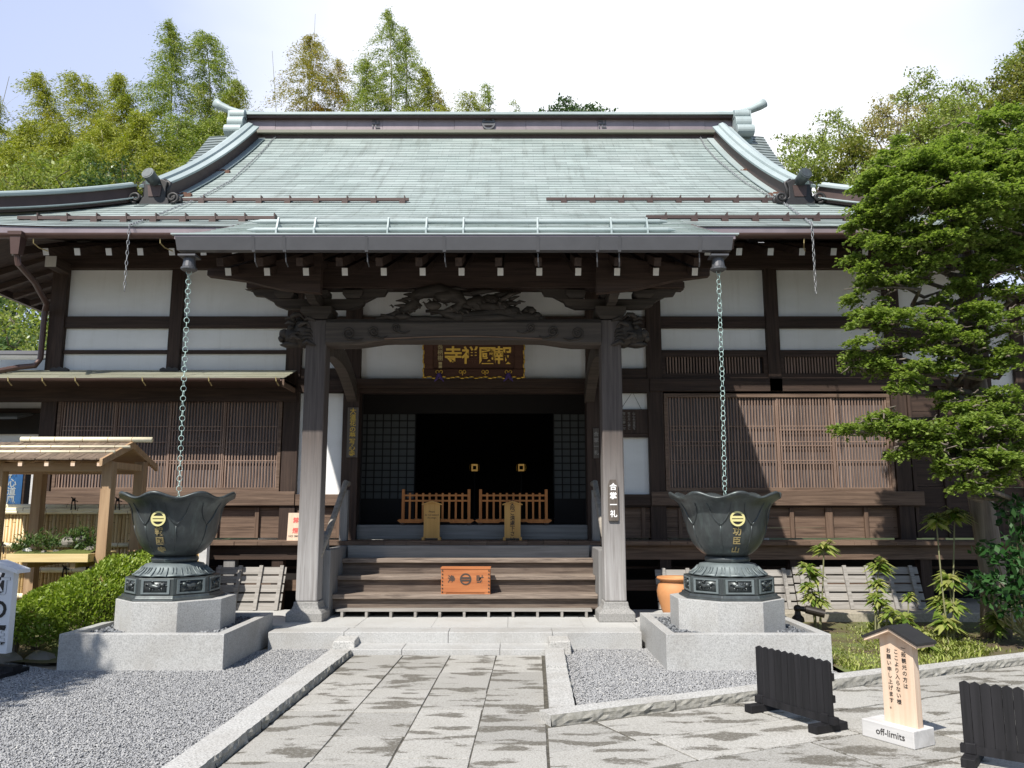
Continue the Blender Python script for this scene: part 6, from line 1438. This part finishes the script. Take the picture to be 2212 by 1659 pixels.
for u, v, Y, rx, rz in pads:
    c = np.array(at(u, v, Y)); big = rz > .22; m_ = 13; sp = []
    nsub = 12 if big else 6
    for _ in range(nsub):
        q = rng.normal(size=3); q = q/np.linalg.norm(q)*rng.random()**.4; cc = c+q*np.array((rx, rx*.8, rz*(1.0 if big else 1.25))); r0 = rng.uniform(.24, .42)*rx*(1 if big else .95)+.02
        k_ = int((30 if big else 23)*(r0/.15)**1.5)+5; qq = unit(rng.normal(size=(k_, 3)))*(rng.random((k_, 1))**.33); qq[:, 2] = np.abs(qq[:, 2])*.62-.12; sp.append(cc+qq*r0)
    sp = np.concatenate(sp)
    for s_ in sp:
        d = s_-c; d[2] = d[2]*.2; d = d/max(1e-3, np.linalg.norm(d)); d = d+rng.normal(size=3)*.45; d[2] = rng.normal()*.18-.10; d /= np.linalg.norm(d)
        sd = np.cross(d, (0, 0, 1)); sd /= max(1e-3, np.linalg.norm(sd)); L_ = rng.uniform(.09, .17)
        tt = rng.uniform(0, 1, m_); ww = rng.uniform(-1, 1, m_)*(1-tt)*.5+rng.normal(size=m_)*.05
        Pp.append(s_+d*(tt*L_)[:, None]+sd*(ww*L_)[:, None]+np.stack([0*tt, 0*tt, -.25*L_*tt*tt-.2*L_*ww*ww+rng.normal(size=m_)*.012], 1)); Oo.append(np.repeat((d)[None], m_, 0)+sd*(ww*1.6)[:, None])
P = np.concatenate(Pp); O = unit(np.concatenate(Oo)+rng.normal(size=(len(P), 3))*.25); n = len(P)
up = rng.normal(size=(n, 3))*.45; up[:, 2] += 1; sd = unit(np.cross(O, up)); l = rng.uniform(.028, .052, n)[:, None]; w = l*.42
V = np.stack([P-O*l*.5, P+sd*w, P+O*l*.5, P-sd*w], 1).reshape(-1, 3); fast_mesh('crown', V, np.arange(4*n).reshape(n, 4), 'lcyp', cy)
for u, v, Y, rx, rz in pads:
    if rng.random() < .62 or v > 560:
        c = Vector(at(u, v, Y)); zt0 = max(.9, c.z-.25*abs(c.x-TX)-.05); limb(trk, (TX, TY, min(zt0, 5.5)), c-Vector((0, 0, rz*.5)), .045, .012, 7, .5)
        for k in range(5): e = c+Vector((rng.uniform(-rx, rx), rng.uniform(-rx, rx)*.7, -rz*.3)); limb(trk, c-Vector((0, 0, rz*.5)), e, .013, .004, 4, .4)
for u, v, Y, rx, rz in pads:                           # bare twigs showing between the sprays
    c = Vector(at(u, v, Y))
    for k in range(3 if rz > .22 else 2):
        p = c+Vector((rng.uniform(-rx, rx), -rx*.8*rng.uniform(.4, 1.0), rng.uniform(-rz, rz)*.8)); e = p+Vector((rng.uniform(-.22, .22), rng.uniform(-.08, .12), rng.uniform(-.10, .08))); limb(trk, p, e, .011, .004, 5, .8)
trk.build('trunk', 'trunkred', cy, smooth=True)
# --- generic broadleaf tree on the slope: limbs plus leaf clumps ---
def tree(name, label, base, crowns, mat, group, nper=26, lsz=.16, cl=.55, dens=1.0, trunk_r=.16, tmat='trunk', flat=.6):
    b0 = Vector(base); t_ = T(name, label, 'tree', base, 0, group); mb = MB(); cs = [np.array(c[:3]) for c in crowns]; top = Vector(tuple(np.mean(cs, 0))); Cn, Rn = [], []
    fork = b0.lerp(top, .55); limb(mb, b0, fork, trunk_r, trunk_r*.65, 6, .15)
    for c, (cx_, cy_, cz_, r, rv) in zip(cs, crowns):
        limb(mb, fork, Vector(tuple(c))-Vector((0, 0, rv*.3)), trunk_r*.5, trunk_r*.18, 6, .4); k = int(24*r*r*dens)+5
        q = unit(rng.normal(size=(k, 3)))*(rng.random((k, 1))**.38); p = c+q*np.array((r, r, rv)); Cn.append(p); Rn.append(np.full(k, cl)*rng.uniform(.6, 1.2, k))
        for s_ in p[::3]: limb(mb, Vector(tuple(c))-Vector((0, 0, rv*.3)), Vector(tuple(s_)), trunk_r*.16, .012, 4, .5)
    Cn = np.concatenate(Cn); Rn = np.concatenate(Rn); leaves('crown', clumps(Cn, Rn, int(nper*2.4), flat), mat, t_, lsz*.66, lsz*.34, .15, .5, None); mb.build('trunk', tmat, t_, smooth=True); return t_
def bb(u, v, Y, r, rv=None): p = at(u, v, Y); return (p[0], p[1], p[2], r, rv or r*.8)
def basez(Y): return max(0, (Y-25)*.27-.5)
# --- bamboo: leaning culms with plumes of narrow leaves ---
def bamboo(label, u, v, Y, ln, rad, mat='lbam', lean=0.0, dens=1.0, group='bamboo behind the hall', bare=.0):
    tip = Vector(at(u, v, Y)); gz = basez(Y); b0 = Vector((tip.x-lean*2.2, Y+.5, gz-.3)); t_ = T('bamboo', label, 'bamboo', b0, 0, group); n = 16; pts = []
    for i in range(n): q = i/(n-1); pts.append(b0.lerp(tip, q)+Vector((-lean*1.2*sin(pi*q)*.8+.10*sin(q*9), 0, (tip.z-b0.z)*.10*sin(pi*q))))
    MB().tube(pts, [.065*(1-.85*i/(n-1))+.008 for i in range(n)], 7).build('trunk', 'culm', t_, smooth=True)
    A = np.array([tuple(p) for p in pts]); arc = np.concatenate([[0], np.cumsum(np.linalg.norm(np.diff(A, axis=0), axis=1))]); tot = arc[-1]; rad *= 1.45; rad *= 1.45; k = int(ln*14*dens*max(.75, rad)); P_, D_ = [], []
    for i in range(k):
        q = (i+rng.random())/k; s_ = tot-ln*q; c = np.array([np.interp(s_, arc, A[:, j]) for j in range(3)])
        r = rad*(.2+.8*min(1, q*1.5)**.9)*(1+.42*sin(q*9+u)+.2*sin(q*23+u*3))*rng.uniform(.4, 1.25); an = rng.uniform(0, 2*pi); dr = np.array((cos(an), sin(an)*.8, .0)); dr[0] += .35*lean; m_ = int(60+70*r)
        t1 = rng.uniform(.12, 1, m_)**.8; lf = rng.uniform(.0, .75); p = c+dr*(r*t1)[:, None]; p[:, 2] += lf*r*t1-(.55+lf)*r*t1**2.2; w = .04+.085*t1
        P_.append(p+rng.normal(size=(m_, 3))*w[:, None]*np.array((1, 1, .8))); D_.append(np.repeat((dr+np.array((0, 0, -.55)))[None], m_, 0))
    if k:
        P = np.concatenate(P_); D = unit(unit(np.concatenate(D_))+rng.normal(size=P.shape)*.55); n = len(P); up = rng.normal(size=(n, 3)); sd = unit(np.cross(D, up)); l = (rng.uniform(.075, .145, n))[:, None]; wd = l*.13
        V = np.stack([P-D*l*.5, P+sd*wd, P+D*l*.5, P-sd*wd], 1).reshape(-1, 3); fast_mesh('crown', V, np.arange(4*n).reshape(n, 4), mat, t_)
    return t_
# left grove, front to back (u, v of the tip, depth, plume length, radius, leaf, lean)
for i, (lab, u, v, Y, ln, rad, mat, lean) in enumerate([
 ('bamboo with a drooping feathery tip, farthest left of the leaning pair', 78, 158, 30, 6.5, 1.0, 'lbam', -.9),
 ('broad bamboo plume leaning left over the roof corner', 170, 165, 31, 7.0, 1.2, 'lbam', -.7),
 ('full yellow green bamboo plume with a rounded top', 248, 162, 30, 7.0, 1.25, 'lbam', -.5),
 ('tall slender bamboo standing highest left of the roof ridge', 362, 48, 31, 8.5, 1.05, 'lbamg', -.25),
 ('second tall bamboo just left of the ridge horn', 440, 72, 32, 8.5, 1.15, 'lbamg', -.35),
 ('bamboo brushing the left end of the ridge', 505, 175, 31, 6.5, 1.0, 'lbamg', .3),
 ('bamboo plume cut by the left picture edge', -8, 205, 29, 6.5, 1.1, 'lbam', .3),
 ('low yellowish bamboo plume at the far left', 60, 262, 27, 5.5, 1.3, 'lbam', .2),
 ('low yellowish bamboo plume behind the left hip', 130, 270, 27, 5.5, 1.4, 'lbam', .2),
 ('low bamboo plume in the middle of the left grove', 215, 262, 27, 5.5, 1.4, 'lbam', -.2),
 ('low bamboo plume below the tall pair', 300, 245, 27, 6, 1.4, 'lbam', .2),
 ('low bamboo plume behind the descending ridge', 385, 255, 28, 6, 1.4, 'lbamg', .3),
 ('low green bamboo plume nearest the ridge end', 450, 260, 28, 5.5, 1.2, 'lbamg', .2),
 ('short bamboo filling the grove at the left picture edge', 12, 320, 25.5, 4, 1.2, 'lbam', .1), ('short bamboo filling the grove above the hip ridge', 180, 315, 25.5, 4, 1.3, 'lbamg', 0), ('short bamboo filling the grove beside the descending ridge', 330, 320, 26, 4, 1.2, 'lbam', 0), ('short bamboo low behind the gable edge', 420, 325, 26.5, 4, 1.1, 'lbamg', 0)]):
    bamboo(lab, u, v, Y, ln, rad, mat, lean, 1.0)
for lab, u, v, Y, ln, rad, mat, lean, dn in [
 ('yellowing bamboo left of the two tallest behind the ridge', 672, 78, 33, 7.5, 1.15, 'lbamy', .15, .8),
 ('thin bamboo between the yellowing one and the tallest', 728, 130, 34, 6.5, .9, 'lbamy', .2, .6),
 ('tallest bamboo behind the ridge with a ragged double tip', 835, 24, 33, 9, 1.0, 'lbamg', -.2, .7),
 ('bamboo leaning right beside the tallest one', 872, 60, 33, 8, .75, 'lbamg', -.1, .55),
 ('dense bamboo shoulder left of the tallest', 790, 130, 32, 6.5, 1.0, 'lbamg', .1, .8),
 ('short bamboo shoulder right of the tallest', 915, 150, 33, 6, 1.0, 'lbam', -.3, .9),
 ('orange tinged bamboo low against the ridge', 945, 200, 33, 4, .7, 'lbamy', -.2, .8),
 ('small bamboo tuft with one upright tip above the ridge', 1050, 184, 33, 4.5, .55, 'lbamg', -.1, .8),
 ('small round bamboo tuft above the ridge', 1012, 202, 33, 4.5, .85, 'lbam', -.1, .9),
 ('faint sparse bamboo tip above the ridge', 1112, 216, 36, 2.5, .55, 'lbamg', 0, .25)]:
    bamboo(lab, u, v, Y, ln, rad, mat, lean, dn)
for lab, u, v, Y, l in (('bare leaning bamboo culm against the sky left of the ridge trees', 588, 110, 33, .9), ('bare thin culm rising through the yellowing bamboo', 681, 30, 34, 0), ('bare arching culm at the upper left', 20, 165, 31, -1.0)):
    p = Vector(at(u, v, Y)); t_ = T('bare_bamboo', lab, 'bamboo', (p.x+l, Y, basez(Y)), 0, 'bare bamboo culms'); mb = MB(); b0 = Vector((p.x+l*1.6, Y, basez(Y)))
    pts = [b0.lerp(p, i/11)+Vector((-l*.5*sin(pi*i/11)*-.4, 0, .5*sin(pi*i/11))) for i in range(12)]; mb.tube(pts, [.04*(1-i/12)+.006 for i in range(12)], 6)
    for i in range(4, 11):
        for s_ in (-1, 1, -.5, .6): e = pts[i]+Vector((s_*rng.uniform(.2, .7), rng.uniform(-.3, .3), rng.uniform(.3, .8))); mb.tube([pts[i], (pts[i]+e)/2+Vector((0, 0, .06)), e], [.006, .004, .002], 4)
    mb.build('trunk', 'culm', t_)
# dark rounded evergreens under and beside the grove
def ev(lab, u, v, Y, r, mat='levg', kind='evergreen_tree', grp='evergreens round the hall', rv=None, sp=((0, 0), (.55, -.35), (-.55, -.3), (.1, -.8), (-.2, -1.2)), **k):
    p = at(u, v, Y); rv = rv or r*.85
    return tree(kind, lab, (p[0], Y, basez(Y)-.2), [(p[0]+a*r, Y+rng.uniform(-.4, .4)*r, max(p[2]-rv*.9+b_*r, basez(Y)+.4), r*.75, rv*.7) for a, b_ in sp], mat, grp, **k)
ev('dark evergreen at the left edge below the bamboo', 30, 370, 23, 1.9, 'lolive'); ev('bright leafy evergreen under the bamboo on the left', 150, 345, 23.5, 1.8, 'lbroad'); ev('mid green evergreen under the middle of the left grove', 265, 335, 24, 1.8, 'levg'); ev('mid green evergreen behind the descending ridge', 370, 345, 24.5, 1.7, 'lolive')
ev('glossy green shrub tree seen under the left eave', 20, 610, 19, 1.3, 'lbroad', rv=1.5); ev('leafy shrub tree seen between left eave and side roof', 85, 680, 18, 1.1, 'levg', rv=1.2); ev('tall dark tree in the shade under the left eave', -30, 590, 21, 1.6, 'levg'); ev('shrub tree close behind the side roof ridge', 55, 720, 17.5, .9, 'lbroad', rv=.9)
ev('dark conifer top showing over the ridge', 1228, 194, 34, 1.15, 'levg', 'dark_tree', sp=((0, 0), (.55, -.45), (-.55, -.5), (.9, -.85), (-.9, -.9)), rv=1.0, lsz=.2)
# right hand slope: mixed broadleaf trees
G2 = 'broadleaf trees on the right slope'
def bt(lab, crowns, mat, Y, **k):
    c = [bb(*q) for q in crowns]; x = sum(q[0] for q in c)/len(c); tree('broadleaf_tree', lab, (x, Y, basez(Y)-.3), c, mat, G2, **k)
bt('airy pale tree highest on the right slope', [(1985, 175, 33, .8), (1960, 205, 33, .75), (2025, 200, 33, .8), (2000, 235, 33, 1.0), (2045, 250, 33, .8)], 'lbroad', 33, dens=.6, cl=.42, nper=18)
bt('light green tree between the airy tree and the right edge', [(2085, 190, 33, .6), (2120, 200, 33, .75), (2100, 235, 33, .9), (2140, 245, 32, .9), (2075, 250, 32, .8)], 'lbroad', 33, dens=.7, cl=.42, nper=20)
bt('russet tinged tree in the middle of the right slope', [(1915, 240, 31, .9), (1960, 262, 30.5, 1.0), (1890, 285, 31, .9), (1940, 310, 30, 1.1), (2010, 290, 30, .9), (1985, 330, 30, .9), (1900, 330, 30, .7)], 'lred', 30.5, dens=.75, cl=.45, nper=22)
bt('dark olive pine like tree on the right slope', [(1840, 330, 29, .65, .35), (1870, 350, 29, .7, .35), (1825, 365, 29, .65, .35), (1880, 385, 29, .8, .4), (1850, 310, 29, .5, .3)], 'lolive', 29, dens=1.1)
bt('sparse twiggy tree nearest the right end of the ridge', [(1785, 260, 33, .55), (1810, 262, 33, .5), (1780, 300, 33, .6), (1700, 300, 34, .45, .25), (1740, 295, 34, .4, .3)], 'lbroad', 33, dens=.5, cl=.34, nper=16)
bt('fresh green tree behind the right end of the roof', [(1720, 335, 31, .8), (1770, 325, 31, .8), (1750, 365, 30, .9), (1800, 370, 30, .8), (1710, 375, 30, .7), (1790, 400, 30, .9)], 'lbroad', 31, dens=.9, cl=.45)
bt('dark dense tree at the top right edge', [(2185, 195, 27, .9), (2215, 160, 27, .8), (2200, 240, 27, 1.0), (2150, 235, 27, .7), (2230, 220, 27, .9)], 'lolive', 27, dens=1.2)
bt('tree top reaching the upper right picture edge', [(2205, 120, 29, .6), (2225, 95, 29, .6), (2190, 135, 29, .4), (2235, 140, 29, .7)], 'lbroad', 29, dens=.7, cl=.4)
bt('yellow green tree in the thick of the right slope', [(2040, 270, 29, 1.0), (1990, 300, 29, .9), (2090, 280, 29, .9), (1830, 290, 32, .7), (2060, 230, 31, .8), (1950, 350, 28, .9)], 'lbroad', 29, dens=1.1)
bt('low green tree filling the gap behind the cypress', [(1900, 390, 27, .9), (1960, 380, 27, .9), (2050, 330, 27, 1.0), (2100, 300, 27, 1.0), (1860, 400, 27, .7)], 'lbroad', 27, dens=1.0)
# a tree of the yard just outside the picture on the left; its shade falls on the gravel and the basin
tree('shade_tree', 'broad garden tree outside the left picture edge shading the gravel', (-8.6, 3.2, 0), [(-6.95, 4.1, 5.0, .95, .5), (-6.95, 3.2, 5.0, .95, .5), (-7.6, 3.8, 5.5, 1.0, .6), (-6.95, 2.3, 5.0, .95, .6), (-6.72, 4.62, 4.8, .6, .35), (-7.2, 1.6, 5.2, .9, .6)], 'levg', 'yard trees', nper=34, dens=3.0, cl=.4, trunk_r=.14)
